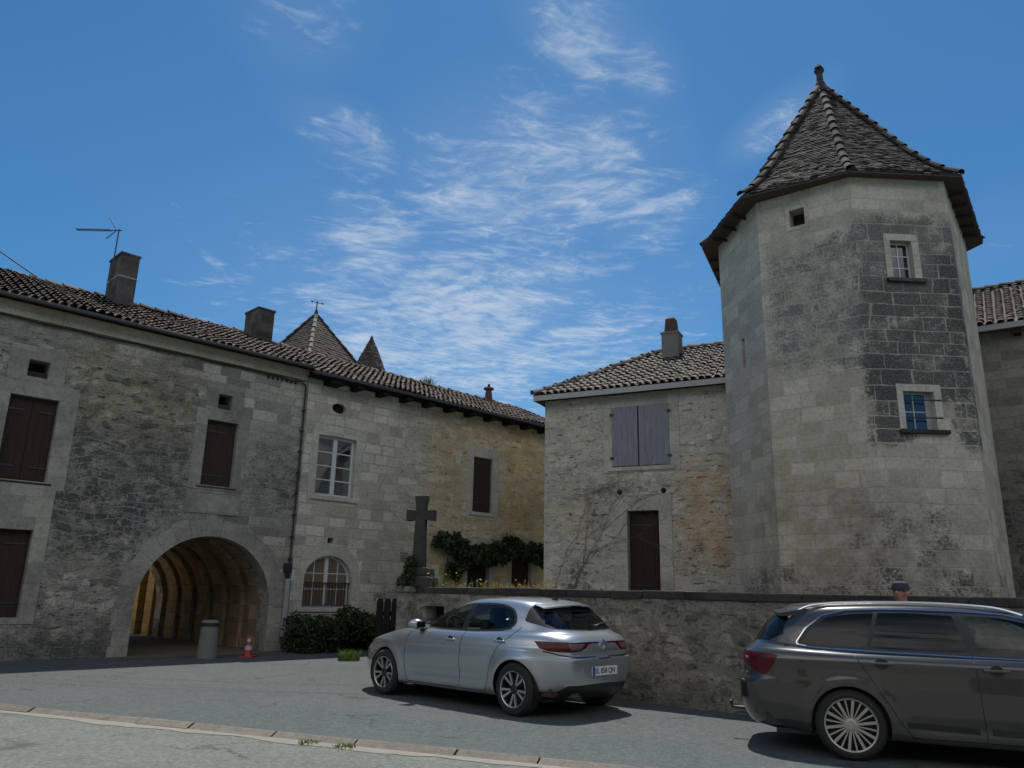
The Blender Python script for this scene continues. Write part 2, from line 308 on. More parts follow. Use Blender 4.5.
def tilemat(name, cols, moss=.25):
    m_, t = newmat(name); g = t.n('ShaderNodeNewGeometry'); oc = t.n('ShaderNodeTexCoord').outputs['Object']
    c = t.ramp(g.outputs['Random Per Island'], [(i / (len(cols) - 1), q) for i, q in enumerate(cols)])
    n = t.noise(oc, 14, 5, .65); c = t.mix(t.m('MULTIPLY', t.mr(n, .45, .75), .6), c, (.05, .048, .044))
    c = t.mix(t.m('MULTIPLY', t.mr(t.noise(oc, 2.2, 4, .6), .56, .7), moss), c, (.20, .16, .055))
    principled(t, c, .9, t.bump(n, .5, .01), Specular_IOR_Level=.25); return m_
M['tile_a'] = tilemat('brown canal tiles', [(.07, .054, .045), (.12, .092, .075), (.10, .085, .075), (.17, .135, .11), (.23, .19, .16), (.085, .075, .068), (.13, .085, .065)], .35)
M['tile_r'] = tilemat('sun bleached canal tiles', [(.15, .128, .108), (.22, .192, .165), (.19, .168, .15), (.27, .24, .208), (.165, .145, .13)], .12)
M['tile_w'] = tilemat('brown weathered canal tiles', [(.11, .09, .075), (.16, .132, .11), (.135, .115, .10), (.2, .168, .14), (.12, .10, .085)], .25)
M['slate'] = tilemat('dark flat tiles', [(.022, .019, .018), (.04, .034, .032), (.03, .027, .027), (.06, .052, .048), (.13, .115, .105), (.05, .036, .03), (.035, .03, .03)], .22)
M['slate_d'] = tilemat('dark red brown flat tiles', [(.05, .034, .03), (.08, .058, .05), (.065, .05, .046), (.11, .085, .072)], .1)
M['underroof'] = plain('dark roof boarding', (.075, .056, .046), .9, .4, 12, .3)
def woodmat(name, col, plank=.13, rough=.75):
    m_, t = newmat(name); uv = t.n('ShaderNodeUVMap', uv_map='UVMap').outputs[0]; u, v, _ = t.sep(uv)
    n = t.noise(t.comb(t.m('MULTIPLY', u, 40), t.m('MULTIPLY', v, 2.2)), 1, 5, .6); n2 = t.noise(uv, 3, 4)
    c = t.mix(n, tuple(a * .35 for a in col), tuple(a * 1.8 for a in col)); c = t.mix(t.m('MULTIPLY', n2, .35), c, tuple(a * .5 + .02 for a in col))
    principled(t, c, rough, t.bump(n, .4, .004), Specular_IOR_Level=.12); return m_
M['wood_dark'] = woodmat('weathered dark brown boards', (.042, .027, .021), rough=.9)
M['wood_red'] = woodmat('red brown painted boards', (.040, .023, .019))
M['wood_grey'] = woodmat('grey painted boards', (.225, .23, .238), rough=.6)
M['wood_black'] = woodmat('old black boards', (.014, .012, .011), rough=.9)
M['white'] = plain('white paint', (.52, .53, .53), .5, .08, 6, .1)
M['iron'] = plain('black iron', (.02, .02, .022), .5, .2, 20, .1)
M['zinc'] = plain('dull zinc', (.06, .058, .056), .5, .25, 6, .1, metallic=.3)
M['fascia'] = plain('pale grey fascia', (.38, .37, .35), .7, .15, 5, .1)
M['pipe'] = plain('pale plastic sleeve', (.29, .30, .30), .5, .12, 5, .1)
M['cable'] = plain('black cable', (.012, .012, .013), .6, .1, 9, 0)
M['alu'] = plain('antenna aluminium', (.06, .06, .062), .45, .1, 9, 0, metallic=.6)
def glassmat(name, tint=(.012, .014, .017), refl=.22):
    m_, t = newmat(name); oc = t.n('ShaderNodeTexCoord').outputs['Object']
    nb = t.bump(t.noise(oc, 2.5, 2), .12, .01)
    fr = t.n('ShaderNodeFresnel', {'IOR': 1.6, 'Normal': nb}).outputs[0]
    a = t.n('ShaderNodeBsdfDiffuse', {'Color': tint}); b = t.n('ShaderNodeBsdfGlossy', {'Color': (.9, .93, 1), 'Roughness': .03, 'Normal': nb})
    mx = t.n('ShaderNodeMixShader', {0: t.m('MAXIMUM', t.m('MULTIPLY', fr, 1.3), refl), 1: a.outputs[0], 2: b.outputs[0]})
    t.n('ShaderNodeOutputMaterial', {'Surface': mx.outputs[0]}); return m_
M['pane'] = glassmat('window glass', refl=.34)
M['pane_tower'] = glassmat('tower window glass', refl=.10)
M['pane_curtain'] = glassmat('glass over drawn curtains', (.16, .11, .07), .1)
def leafmat(name, a, b, c):
    m_, t = newmat(name); g = t.n('ShaderNodeNewGeometry'); r = g.outputs['Random Per Island']
    col = t.ramp(r, [(0, a), (.6, b), (1, c)])
    p = t.n('ShaderNodeBsdfPrincipled', {'Base Color': col, 'Roughness': .55, 'Specular IOR Level': .35}); tr = t.n('ShaderNodeBsdfTranslucent', {'Color': col})
    mx = t.n('ShaderNodeMixShader', {0: .3, 1: p.outputs[0], 2: tr.outputs[0]}); t.n('ShaderNodeOutputMaterial', {'Surface': mx.outputs[0]}); return m_
M['leaf'] = leafmat('shrub leaves', (.018, .03, .010), (.04, .065, .02), (.075, .105, .03))
M['vine'] = leafmat('vine leaves', (.02, .034, .012), (.042, .068, .022), (.085, .12, .04))
M['grass'] = leafmat('grass blades', (.05, .10, .02), (.09, .16, .03), (.15, .2, .05))
M['dry'] = leafmat('dry stems', (.22, .15, .05), (.34, .24, .07), (.42, .33, .10))
M['yellow'] = leafmat('yellow petals', (.34, .25, .03), (.42, .32, .05), (.46, .36, .08))
M['bark'] = plain('bark', (.05, .04, .03), .9, .3, 14, .5)
# --- ground
def asphalt(name, col, tint, patch=.25, tracks=False, dust=.0):
    m_, t = newmat(name); oc = t.n('ShaderNodeTexCoord').outputs['Object']
    fine = t.noise(oc, 95, 3, .7); peb = t.n('ShaderNodeTexVoronoi', {'Vector': oc, 'Scale': 110, 'Randomness': 1}); pr = t.sep(peb.outputs['Color'])[0]
    big = t.noise(oc, .45, 5, .6); mid = t.noise(oc, 2.4, 4, .62)
    c = t.mix(pr, tuple(a * .6 for a in col), tuple(a * 1.5 for a in col))
    c = t.mix(t.m('MULTIPLY', t.mr(pr, .95, .98), .4), c, (.34, .34, .33))
    c = t.mix(t.m('MULTIPLY', fine, .5), c, tuple(a * .75 for a in col))
    c = t.mix(t.m('MULTIPLY', t.mr(t.m('ADD', t.m('MULTIPLY', big, .6), t.m('MULTIPLY', mid, .4)), .38, .62), patch), c, tint)
    c = t.mix(t.mr(t.noise(oc, 5.5, 5, .7), .62, .74, 0, dust), c, (.36, .35, .31))
    if tracks:
        x, y, _ = t.sep(oc)
        for (a, b, k) in ((-2.5, 34.2, 20.8), (-2.5, 34.2, 21.9), (1.0, 40., 27.9)):   # sweeping tyre marks
            rr = t.m('SQRT', t.m('ADD', t.m('POWER', t.m('SUBTRACT', x, a), 2), t.m('POWER', t.m('SUBTRACT', y, b), 2)))
            dd = t.m('ABSOLUTE', t.m('SUBTRACT', rr, k)); q = t.m('MULTIPLY', t.mr(dd, .03, .16, 1, 0), t.mr(mid, .3, .6, .1, .45))
            c = t.mix(q, c, tuple(a_ * .6 for a_ in col))
    agg = t.sep(t.n('ShaderNodeTexVoronoi', {'Vector': oc, 'Scale': 30, 'Randomness': 1}).outputs['Color'])[0]
    c = t.mix(t.m('MULTIPLY', t.mr(agg, .55, 1.0), .34), c, tuple(a * 1.75 for a in col)); c = t.mix(t.m('MULTIPLY', t.mr(agg, .0, .4, 1, 0), .34), c, tuple(a * .42 for a in col))
    vc = t.n('ShaderNodeTexVoronoi', {'Vector': t.vadd(oc, t.vadd(t.noise(oc, 1.6, 4, .6, color=True), (1.1, 1.1, 0), 'MULTIPLY')), 'Scale': .42, 'Randomness': 1}, feature='DISTANCE_TO_EDGE')
    crk = t.m('MULTIPLY', t.mr(vc.outputs['Distance'], .002, .012, 1, 0), t.mr(t.noise(oc, .8, 2), .48, .58))
    c = t.mix(t.m('MULTIPLY', crk, .7), c, tuple(a * .35 for a in col))
    oil = t.mr(t.noise(oc, 1.1, 3, .5), .66, .74); c = t.mix(t.m('MULTIPLY', oil, .2), c, tuple(a * .5 for a in col))
    grit = t.m('ADD', t.m('MULTIPLY', t.mr(t.noise(oc, 7, 6, .9), .38, .62), .45), t.m('MULTIPLY', t.mr(t.noise(oc, 20, 4, .85), .40, .60), .55)); c = t.mix(t.m('MULTIPLY', grit, .55), c, tuple(a * .52 for a in col))
    h = t.m('ADD', t.m('MULTIPLY', peb.outputs['Distance'], -1.2), t.m('MULTIPLY', fine, .6))
    principled(t, c, .88, t.bump(h, .55, .008), Specular_IOR_Level=.3); return m_
M['road'] = asphalt('road asphalt', (.094, .110, .108), (.122, .137, .132), .6, True, .12)
M['pave'] = asphalt('worn pale asphalt', (.160, .178, .160), (.20, .21, .182), .7, False, .4)
M['earth'] = asphalt('stony earth', (.10, .10, .075), (.07, .09, .04), .6)
M['gravel'] = asphalt('pale courtyard gravel', (.42, .36, .25), (.46, .39, .26), .5)
M['dirt'] = asphalt('brown beaten earth', (.17, .135, .09), (.2, .16, .11), .5)
M['kerb'] = stone('worn kerb stone', [(.145, .135, .115), (.18, .168, .142), (.215, .20, .168)], (.2, .19, .16), 5, 5, .003, warp=.1, seed=16, grime=.5, bumpd=.012)
M['kerb_edge'] = plain('pale cement haunch', (.225, .21, .172), .9, .3, 7, .5)

# ------------------------------------------------------------------ ground
def sheet(name, poly, z, mat, n=1):
    mb = MB(); mb.face([(x, y, z) for x, y in poly]); return struct(mb.build(name, mat))
sheet('ground', [(-400, -400), (400, -400), (400, 400), (-400, 400)], -.14, M['earth'])
KD = Vector((math.sin(R(111)), math.cos(R(111)), 0)); KN = Vector((-KD.y, KD.x, 0)); K0 = Vector((-6.37, 10.56, 0))
def kp(u, v): p = K0 + KD * u + KN * v; return (p.x, p.y)
sheet('road', [kp(-60, -.02), kp(90, -.02), kp(90, 90), kp(-60, 90)], .004, M['road'])
sheet('pavement', [kp(-60, -60), kp(90, -60), kp(90, -.1), kp(-60, -.1)], -.040, M['pave'])
mb = MB(); rk = random.Random(3); u = -20.0
while u < 40:
    L = rk.uniform(.75, 1.15); brk = 4.15 < u + L / 2 < 5.35; dz = rk.uniform(-.006, .006) - (.005 if brk else 0); dv = rk.uniform(-.012, .012); g = rk.uniform(.004, .016)
    sec = [(.0, .014), (-.03 + dv, .012), (-.125 + dv, -.032), (-.125 + dv, -.14), (0, -.14)]
    q = [[(*kp(uu, v_), z_ + dz) for v_, z_ in sec] for uu in (u + g, u + L - g)]
    mb.face(q[0][::-1]); mb.face(q[1])
    for i in range(5): j = (i + 1) % 5; mb.face([q[0][i], q[0][j], q[1][j], q[1][i]])
    u += L
struct(mb.build('kerb', M['kerb'], bevel=.01))
mb = MB(); u = -20.0; P = []
while u < 40: P.append((u, -.10, -.27 + .03 * math.sin(u * 2.1) + .025 * math.sin(u * 5.3) + rk.uniform(-.03, .03))); u += .2
for a, b in zip(P, P[1:]): mb.face([(*kp(a[0], a[2]), -.036), (*kp(b[0], b[2]), -.036), (*kp(b[0], b[1]), -.031), (*kp(a[0], a[1]), -.031)])
struct(mb.build('gutter', M['kerb_edge']))
W0, W1 = Vector((-1.80, 14.75, 0)), Vector((3.2, 11.05, 0)); W2 = W1 + KD * 14
TZ = 1.38
mb = MB()
mb.face([(W0.x + .3, W0.y + .15, TZ), (W1.x + .2, W1.y + .25, TZ), (W2.x, W2.y + .3, TZ), (24, 18, TZ), (14, 33, TZ), (4, 29.6, TZ), (-2.62, 22.9, TZ)])
struct(mb.build('terrace', M['earth']))

# ------------------------------------------------------------------ roof tiles
def inpoly(p, poly):
    c = False; j = len(poly) - 1
    for i in range(len(poly)):
        a, b = poly[i], poly[j]
        if (a[1] > p[1]) != (b[1] > p[1]) and p[0] < (b[0] - a[0]) * (p[1] - a[1]) / (b[1] - a[1]) + a[0]: c = not c
        j = i
    return c
def canal(mb, O, U, V, poly, sp=.215, row=.30, r=.088, seed=1, sag=.03):
    O, U, V = Vector(O), Vector(U).normalized(), Vector(V).normalized(); N = U.cross(V).normalized(); rg = random.Random(seed)
    us = [p[0] for p in poly]; vs_ = [p[1] for p in poly]; K = 5
    und = lambda a, b: sag * (math.sin(a * .9 + seed) + math.sin(a * 2.3 + b)) * .5
    for i in range(int((max(us) - min(us)) / sp) + 1):
        u = min(us) + (i + .5) * sp
        for j in range(int((max(vs_) - min(vs_)) / row) + 1):
            v = min(vs_) + j * row
            if not inpoly((u, v + row * .5), poly): continue
            L = row * 1.28; du, dr, dz = rg.uniform(-.014, .014), rg.uniform(-.04, .04), rg.uniform(-.006, .008)
            for kind in (0, 1):                      # cover tile, then the channel beside it
                vs = []
                for (vv, rr, lift) in ((v - .03, r, .034), (v - .03 + L, r * .78, .0)):
                    for k in range(K + 1):
                        a = math.pi * k / K; s_ = 1 if kind == 0 else -1
                        uu = u + (0 if kind == 0 else sp / 2) + du + math.cos(a) * rr + dr * (vv - v) * .5
                        hh = (math.sin(a) * rr * .85 + lift + dz) if kind == 0 else (.055 - math.sin(a) * rr * .6 + lift * .6)
                        vs.append(O + U * uu + V * vv + N * (hh + und(u, v)))
                mb.add(vs, [((k, k + 1, K + 2 + k, K + 1 + k) if kind else (k + 1, k, K + 1 + k, K + 2 + k)) for k in range(K)])
def roofplane(mb, O, U, V, poly, th=.04, drop=-.02):
    O, U, V = Vector(O), Vector(U).normalized(), Vector(V).normalized(); N = U.cross(V).normalized()
    t_ = [O + U * a + V * b + N * drop for a, b in poly]; b_ = [p - N * th for p in t_]; n = len(poly)
    mb.face(t_); mb.face(b_[::-1])
    for i in range(n): mb.face([t_[i], b_[i], b_[(i + 1) % n], t_[(i + 1) % n]])
def ridge_tiles(mb, a, b, r=.12, L=.38, seed=0):
    a, b = Vector(a), Vector(b); d = (b - a); n = max(1, int(d.length / L)); D = d.normalized(); side = D.cross(Vector((0, 0, 1))).normalized(); up = side.cross(D); rg = random.Random(seed); K = 6
    for i in range(n):
        p = a + d * (i / n) ; q = a + d * ((i + 1.18) / n); vs = []; j = Vector((rg.uniform(-.012, .012), rg.uniform(-.012, .012), rg.uniform(-.006, .012)))
        for (c, rr, l) in ((p, r, .03), (q, r * .82, 0)):
            for k in range(K + 1):
                t_ = math.pi * k / K; vs.append(c + j + side * math.cos(t_) * rr + up * (math.sin(t_) * rr * .9 + l - .02))
        mb.add(vs, [(k, k + 1, K + 2 + k, K + 1 + k) for k in range(K)])
def chimney(parent, x, y, z0, w, d, h, mat, cap=None, rz=0, band=False, pots=None, label=None):
    mb = MB(); T = Matrix.Translation((x, y, z0)) @ Matrix.Rotation(rz, 4, 'Z')
    mb.box((0, 0, h / 2), (w, d, h), T); mb.box((0, 0, h + .02), (w + .05, d + .05, .065), T)
    o = mb.build('chimney', mat, parent, bevel=.012)
    if band:
        b = MB(); b.box((0, 0, h * .64), (w + .012, d + .012, .028), T); b.build('mortar_band', M['fascia'], o)
    if pots:
        p = MB(); p.lathe([(.02, 0), (.16, 0), (.135, .12), (.11, .34), (.12, .36), (.09, .36), (.09, .1)], 14, T @ Matrix.Translation((0, 0, h + .07))); p.build('chimney_pot', M['terracotta'], o, smooth=40)
    return o
def planks(mb, x0, x1, z0, z1, y, th=.035, n=4, rails=True, seed=0, slope=0):
    rg = random.Random(seed); w = (x1 - x0) / n
    for i in range(n):
        j = rg.uniform(-.004, .004); a, b = x0 + i * w + .0015, x0 + (i + 1) * w - .0015
        za, zb = z1 + slope * i * w, z1 + slope * (i + 1) * w
        mb.prism([(a, z0 + j), (b, z0 + j), (b, zb + j), (a, za + j)], y + j, y + th + j)
    if rails:
        for zz in (z0 + (z1 - z0) * .17, z1 - (z1 - z0) * .17): mb.bb(x0 + .03, x1 - .03, y - .014, y + .001, zz - .05, zz + .05)
def shutter(parent, x0, x1, z0, z1, y, mat, n=4, seed=0, leaves=1, slope=0, label=None):
    for k in range(leaves):
        a = x0 + (x1 - x0) * k / leaves; b = x0 + (x1 - x0) * (k + 1) / leaves; mb = MB()
        planks(mb, a + .004, b - .004, z0, z1, y + .006 * k, n=n, seed=seed + k, rails=False)
        o = mb.build('shutter', mat, parent)
        for zz in (z0 + (z1 - z0) * .16, z1 - (z1 - z0) * .16):
            h = MB(); hx = a if k == 0 else b; sx = 1 if k == 0 else -1
            h.bb(min(hx - sx * .02, hx + sx * (b - a) * .7), max(hx - sx * .02, hx + sx * (b - a) * .7), y - .014, y - .006, zz - .018, zz + .018)
            h.build('hinge', M['iron'], o)
    return o
def surround(parent, hole, w, mat, y=-.02, depth=.22, sill=None, outer=None, e=.003, top=None):
    xs = [p[0] for p in hole]; zs = [p[1] for p in hole]; cx_, cz_ = (min(xs) + max(xs)) / 2, (min(zs) + max(zs)) / 2
    sm = [(cx_ + (p[0] - cx_) * (1 - e / (max(xs) - min(xs)) * 2), cz_ + (p[1] - cz_) * (1 - e / (max(zs) - min(zs)) * 2)) for p in hole]
    if outer is None: outer = rect(min(xs) - w, max(xs) + w, min(zs) - (w * .6), max(zs) + (top or w))
    mb = MB(); mb.prism(outer, y, depth, holes=[sm]); o = mb.build('window_surround', mat, parent)
    if sill:
        s = MB(); s.bb(min(xs) - .12, max(xs) + .12, y - sill, .05, min(zs) - .11, min(zs) - .012); s.build('sill', mat, parent, bevel=.01)
    return o
def casement(parent, hole, y, cols, rows, mat, pane, fw=.055, bw=.025, mull=True, zrows=None, name='window'):
    """frame following the opening, glazing bars inside it, one pane behind"""
    xs = [p[0] for p in hole]; zs = [p[1] for p in hole]; x0, x1, z0, z1 = min(xs), max(xs), min(zs), max(zs); cx_, cz_ = (x0 + x1) / 2, (z0 + z1) / 2
    inner = [(cx_ + (p[0] - cx_) * (1 - 2 * fw / (x1 - x0)), cz_ + (p[1] - cz_) * (1 - 2 * fw / (z1 - z0))) for p in hole]
    mb = MB(); mb.prism(hole, y, y + .05, holes=[inner])
    def zt(x):     # height of the opening at x
        best = z1
        P_ = [(a, b) for a, b in zip(inner, inner[1:] + inner[:1]) if (a[0] - x) * (b[0] - x) <= 0 and a[0] != b[0]]
        return max((a[1] + (b[1] - a[1]) * (x - a[0]) / (b[0] - a[0])) for a, b in P_) if P_ else best
    iz0 = z0 + fw
    if mull: mb.bb(cx_ - fw * .9, cx_ + fw * .9, y - .006, y + .044, iz0, zt(cx_))
    halves = [(x0 + fw, cx_ - fw * .9), (cx_ + fw * .9, x1 - fw)] if mull else [(x0 + fw, x1 - fw)]
    for a, b in halves:
        for i in range(1, cols):
            xx = a + (b - a) * i / cols; mb.bb(xx - bw / 2, xx + bw / 2, y + .008, y + .04, iz0, zt(xx))
        for j in range(1, rows):
            zz = iz0 + (z1 - fw - iz0) * j / rows; aa, b_ = a, b
            if zt(a + .005) < zz: aa = next((x for x in np.linspace(a, b, 60) if zt(x) >= zz), a)
            if zt(b - .005) < zz: b_ = next((x for x in np.linspace(b, a, 60) if zt(x) >= zz), b)
            mb.bb(aa, b_, y + .010, y + .038, zz - bw / 2, zz + bw / 2)
    o = mb.build(name, mat, parent)
    p = MB(); p.prism(inner, y + .022, y + .028); p.build('pane', pane, o)
    return o
def blackroom(parent, holes, y, t_=.02):
    for h in holes:
        b = MB(); b.prism(h, y, y + t_); b.build('recess_back', M['wood_black'], parent)

# ------------------------------------------------------------------ arched house (left); local x along the facade, y into the house
OA, RA = (-9.8, 16.0, 0), R(90 - 45.3)
hA = thing('stone_house', 'long grey stone house with an arched carriage passage through it, at the left edge', 'house', OA, RA)
EZ = 7.2
o1, o2 = rect(-.68, .24, 3.5, 5.25), rect(3.46, 4.25, 3.82, 5.41)
o3 = rect(-1.1, .17, .82, 2.53)
s1, s2 = rect(-.46, -.06, 5.66, 6.03), rect(3.66, 4.02, 5.70, 6.08)
AX0, AX1, AZS = 2.34, 5.54, 1.06; ACX, AH = (AX0 + AX1) / 2, (AX1 - AX0) / 2
far1, far2 = rect(-4.6, -3.7, 3.5, 5.25), rect(-4.7, -3.6, .1, 2.5)
ar = arch(ACX, AH, 0, AZS, AH * .99, 28)
def archwall(x0, x1, z1, holes, cx_, h, zs, n=28, zb=-.2):
    """outer outline that dips round an arch standing on the ground, so that the opening reaches the ground"""
    pts = [(x0, zb), (cx_ - h, zb)] + [(cx_ - h * math.cos(math.pi * i / n), zs + h * .99 * math.sin(math.pi * i / n)) for i in range(n + 1)] + [(cx_ + h, zb), (x1, zb), (x1, z1), (x0, z1)]
    return pts
mb = MB(); mb.prism(archwall(-9, 6.06, EZ, None, ACX, AH, AZS), 0, .55, holes=[o1, o2, o3, s1, s2, far1, far2]); mb.build('wall', M['facade'], hA)
mb = MB(); mb.bb(-9, -8.5, .55, 7.0, -.2, EZ); mb.build('gable_wall', M['facade'], hA)
mb = MB(); mb.prism(archwall(-9, 6.06, EZ, None, ACX, AH * .985, AZS), 6.5, 7.0); mb.build('rear_wall', M['facade'], hA)
# tunnel vault: barrel with a stepped rib every metre
mb = MB(); prof = lambda r, h: [(ACX - r, -.1)] + [(ACX - r * math.cos(math.pi * i / 28), AZS + r * math.sin(math.pi * i / 28)) for i in range(29)] + [(ACX + r, -.1)]
y = .5; rg = random.Random(5); k = 0
def ring(y0, y1, r0_, r1_):
    a, b = prof(r0_, 0), prof(r1_, 0); s = 0.0
    for i in range(len(a) - 1):
        L = math.hypot(a[i + 1][0] - a[i][0], a[i + 1][1] - a[i][1])
        mb.face([(a[i][0], y0, a[i][1]), (a[i + 1][0], y0, a[i + 1][1]), (b[i + 1][0], y1, b[i + 1][1]), (b[i][0], y1, b[i][1])], uv=[(y0 * .999, s), (y0 * .999, s + L), (y1 + abs(r1_ - r0_), s + L), (y1 + abs(r1_ - r0_), s)]); s += L
rs = [AH + .012]
while y < 6.5:
    ring(y, y + .52, AH + .01 - .0, AH + .01); ring(y + .52, y + .53, AH + .01, AH + .11); ring(y + .53, y + .99, AH + .11, AH + .11); ring(y + .99, y + 1.0, AH + .11, AH + .01); y += 1.0
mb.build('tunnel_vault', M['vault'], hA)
# arch stones standing just proud round the opening
mb = MB(); n = 15
for i in range(n):
    a0, a1 = math.pi * i / n + .004, math.pi * (i + 1) / n - .004; w_ = .40 + .05 * (i % 2)
    q = [(ACX - r * math.cos(a), AZS + r * .99 * math.sin(a)) for r, a in ((AH - .004, a0), (AH - .004, (a0 + a1) / 2), (AH - .004, a1), (AH + w_, a1), (AH + w_, (a0 + a1) / 2), (AH + w_, a0))]
    mb.prism(q[::-1], -.004 - .005 * rg.random(), .3)
for sx in (-1, 1):
    for zz, w_ in ((-.1, .42), (.222, .36), (.544, .42), (.866, .38)):
        a, b = ACX + sx * (AH - .004), ACX + sx * (AH + w_); mb.bb(min(a, b), max(a, b), -.008, .3, zz, min(1.0, zz + .318))
mb.build('arch_stones', M['dressed'], hA)
surround(hA, o1, .36, M['dressed'], outer=rect(-1.04, .60, 3.36, 5.55)); surround(hA, o2, .26, M['dressed'], outer=rect(3.18, 4.53, 3.72, 5.66))
surround(hA, s1, .2, M['dressed'], outer=rect(-.82, .26, 5.553, 6.32)); surround(hA, s2, .2, M['dressed'], outer=rect(3.36, 4.32, 5.663, 6.36))
surround(hA, o3, .3, M['dressed'], outer=rect(-1.5, .45, .70, 3.357)); surround(hA, far1, .3, M['dressed']); surround(hA, far2, .3, M['dressed'])
mb = MB(); mb.bb(3.16, 4.5, -.03, .1, 3.16, 3.70); mb.build('apron_slab', M['dressed'], hA)
for (a, b, zz) in ((3.36, 4.36, 3.80), (-.78, .34, 3.48)):
    mb = MB(); mb.bb(a, b, -.035, .1, zz - .035, zz); mb.build('sill', M['lichen'], hA)
shutter(hA, -.67, .23, 3.52, 5.245, .12, M['wood_dark'], 3, 1, 2); shutter(hA, 3.47, 4.24, 3.83, 5.40, .10, M['wood_dark'], 5, 3)
shutter(hA, -1.09, .16, .83, 2.525, .14, M['wood_dark'], 4, 5, 2); shutter(hA, -4.59, -3.71, 3.51, 5.24, .12, M['wood_dark'], 3, 7, 2); shutter(hA, -4.69, -3.61, .1, 2.49, .14, M['wood_dark'], 4, 9, 2)
blackroom(hA, [s1, s2], .42)
for (a, b, zz) in ((-.46, -.06, 5.66), (3.66, 4.02, 5.70)):
    mb = MB(); mb.bb(a + .003, b - .003, .10, .25, zz + .003, zz + .14); mb.build('blocking_stone', M['lichen'], hA)
mb = MB(); mb.bb(-9, 6.05, -.06, .1, EZ - .32, EZ - .02); mb.build('cornice', M['cornice'], hA)
# roof
TA = .45; SL = math.atan(TA); vA = (0, math.cos(SL), math.sin(SL)); OE = -.32
DR = 3.3; Lv = (DR - OE) / math.cos(SL)
mb = MB(); canal(mb, (0, OE, EZ + .02), (1, 0, 0), vA, [(-8.5, 0), (6.0, 0), (6.0, Lv), (-8.5, Lv)], sp=.185, row=.27, r=.077, seed=2, sag=.06); roofA = mb.build('roof', M['tile_a'], hA, smooth=50)
mb = MB(); roofplane(mb, (0, OE, EZ + .02), (1, 0, 0), vA, [(-9, 0), (6.06, 0), (6.06, Lv), (-9, Lv)]); zr = EZ + .02 + Lv * math.sin(SL)
roofplane(mb, (0, 7 - OE, EZ + .02), (-1, 0, 0), (0, -vA[1], vA[2]), [(-6.06, 0), (9, 0), (9, Lv), (-6.06, Lv)]); mb.build('roof_boarding', M['underroof'], hA)
mb = MB(); ridge_tiles(mb, (-9, DR, zr + .02), (6.06, DR, zr + .02), seed=4); mb.build('ridge_tiles', M['tile_a'], roofA, smooth=50)
mb = MB(); mb.bb(-9, 6.02, OE - .07, OE + .03, EZ - .05, EZ + .045); mb.build('eaves_gutter', M['zinc'], hA, bevel=.03)
chimney(roofA, 1.82, 2.55, 8.1, .46, .86, 1.68, M['chimney'], band=True); chimney(roofA, 5.70, 2.5, 8.2, .52, .80, 1.14, M['chimney'])
mb = MB(); mb.bb(-9, 6.05, .06, .5, EZ - .03, EZ + .16); mb.bb(-9, 6.05, 6.55, 6.95, EZ - .03, EZ + .16); mb.build('wall_plate', M['underroof'], hA)
# cable under the cornice, down the corner, with its junction box and sleeve
mb = MB(); pts = [(-9, -.05, EZ - .36)] + [(x, -.05, EZ - .37 + .012 * math.sin(x * 5)) for x in np.arange(-8, 5.4, .4)] + [(5.5, -.07, EZ - .42), (5.85, -.07, EZ - .38), (5.97, -.07, EZ - .50), (5.98, -.07, 4.2), (5.97, -.07, 1.85), (5.96, -.07, .35)]
mb.tube(pts, .022, 6)
for zz in np.arange(2.2, 6.6, .55): mb.bb(5.945, 6.01, -.10, 0, zz - .02, zz + .02)
for xx in np.arange(4.9, 5.8, .13): mb.bb(xx - .02, xx + .02, -.075, 0, EZ - .47, EZ - .40)
cb = tag(mb.build('cable', M['cable'], None, OA, RA), 'black cable clipped under the cornice and down the corner between the two left houses', 'cable')
mb = MB(); mb.box((5.92, -.08, 1.98), (.17, .13, .24)); mb.box((5.92, -.08, 1.80), (.07, .07, .12)); mb.build('junction_box', M['cable'], cb, bevel=.01)
mb = MB(); mb.bb(5.90, 6.02, -.11, -.02, .32, 1.72); tag(mb.build('cable_sleeve', M['pipe'], None, OA, RA, bevel=.02), 'pale vertical sleeve covering the foot of the black cable, right of the arch', 'cable sleeve')

# ------------------------------------------------------------------ house beyond the corner (s 6.06 .. 15.6)
hB = thing('stone_house', 'cream stone house with a white casement and a vine over its doors, left of centre', 'house', OA, RA)
EB = 7.02
w1 = rect(6.55, 7.66, 3.93, 5.38) ; w1 = [(6.50, 3.88), (7.70, 3.88), (7.70, 5.50), (7.1, 5.515), (6.50, 5.50)]
w2 = arch(7.13, .72, 1.03, 1.72, .62, 20)
w3 = rect(12.1, 12.92, 3.92, 5.66); d1, d2 = rect(11.98, 12.9, TZ - .02, 2.66), rect(13.88, 14.82, TZ - .02, 2.62)
oc = [(7.05 + .22 * math.cos(a), 6.30 + .14 * math.sin(a)) for a in np.linspace(0, 2 * math.pi, 20)[:-1]]
vh = rect(7.02, 7.2, 2.66, 2.80)
mb = MB(); mb.prism(rect(6.063, 15.6, -.2, EB), -.05, .5, holes=[w1, w2, w3, d1, d2, oc, vh]); mb.build('wall', M['ashlar_b'], hB)
mb = MB(); mb.bb(15.1, 15.6, .5, 7.0, -.2, EB); mb.bb(6.063, 15.1, 6.5, 7.0, -.2, EB); mb.build('end_wall', M['ashlar_b'], hB)
blackroom(hB, [oc], .06); blackroom(hB, [vh], .25)
surround(hB, w1, .2, M['dressed_pale'], y=-.062, depth=.2, outer=[(6.30, 3.75), (7.90, 3.75), (7.90, 5.56), (7.5, 5.73), (7.1, 5.78), (6.7, 5.73), (6.30, 5.56)], sill=.05)
surround(hB, w2, .2, M['dressed_pale'], y=-.06, depth=.2, outer=arch(7.13, 1.0, .86, 1.74, .92, 24), sill=.05)
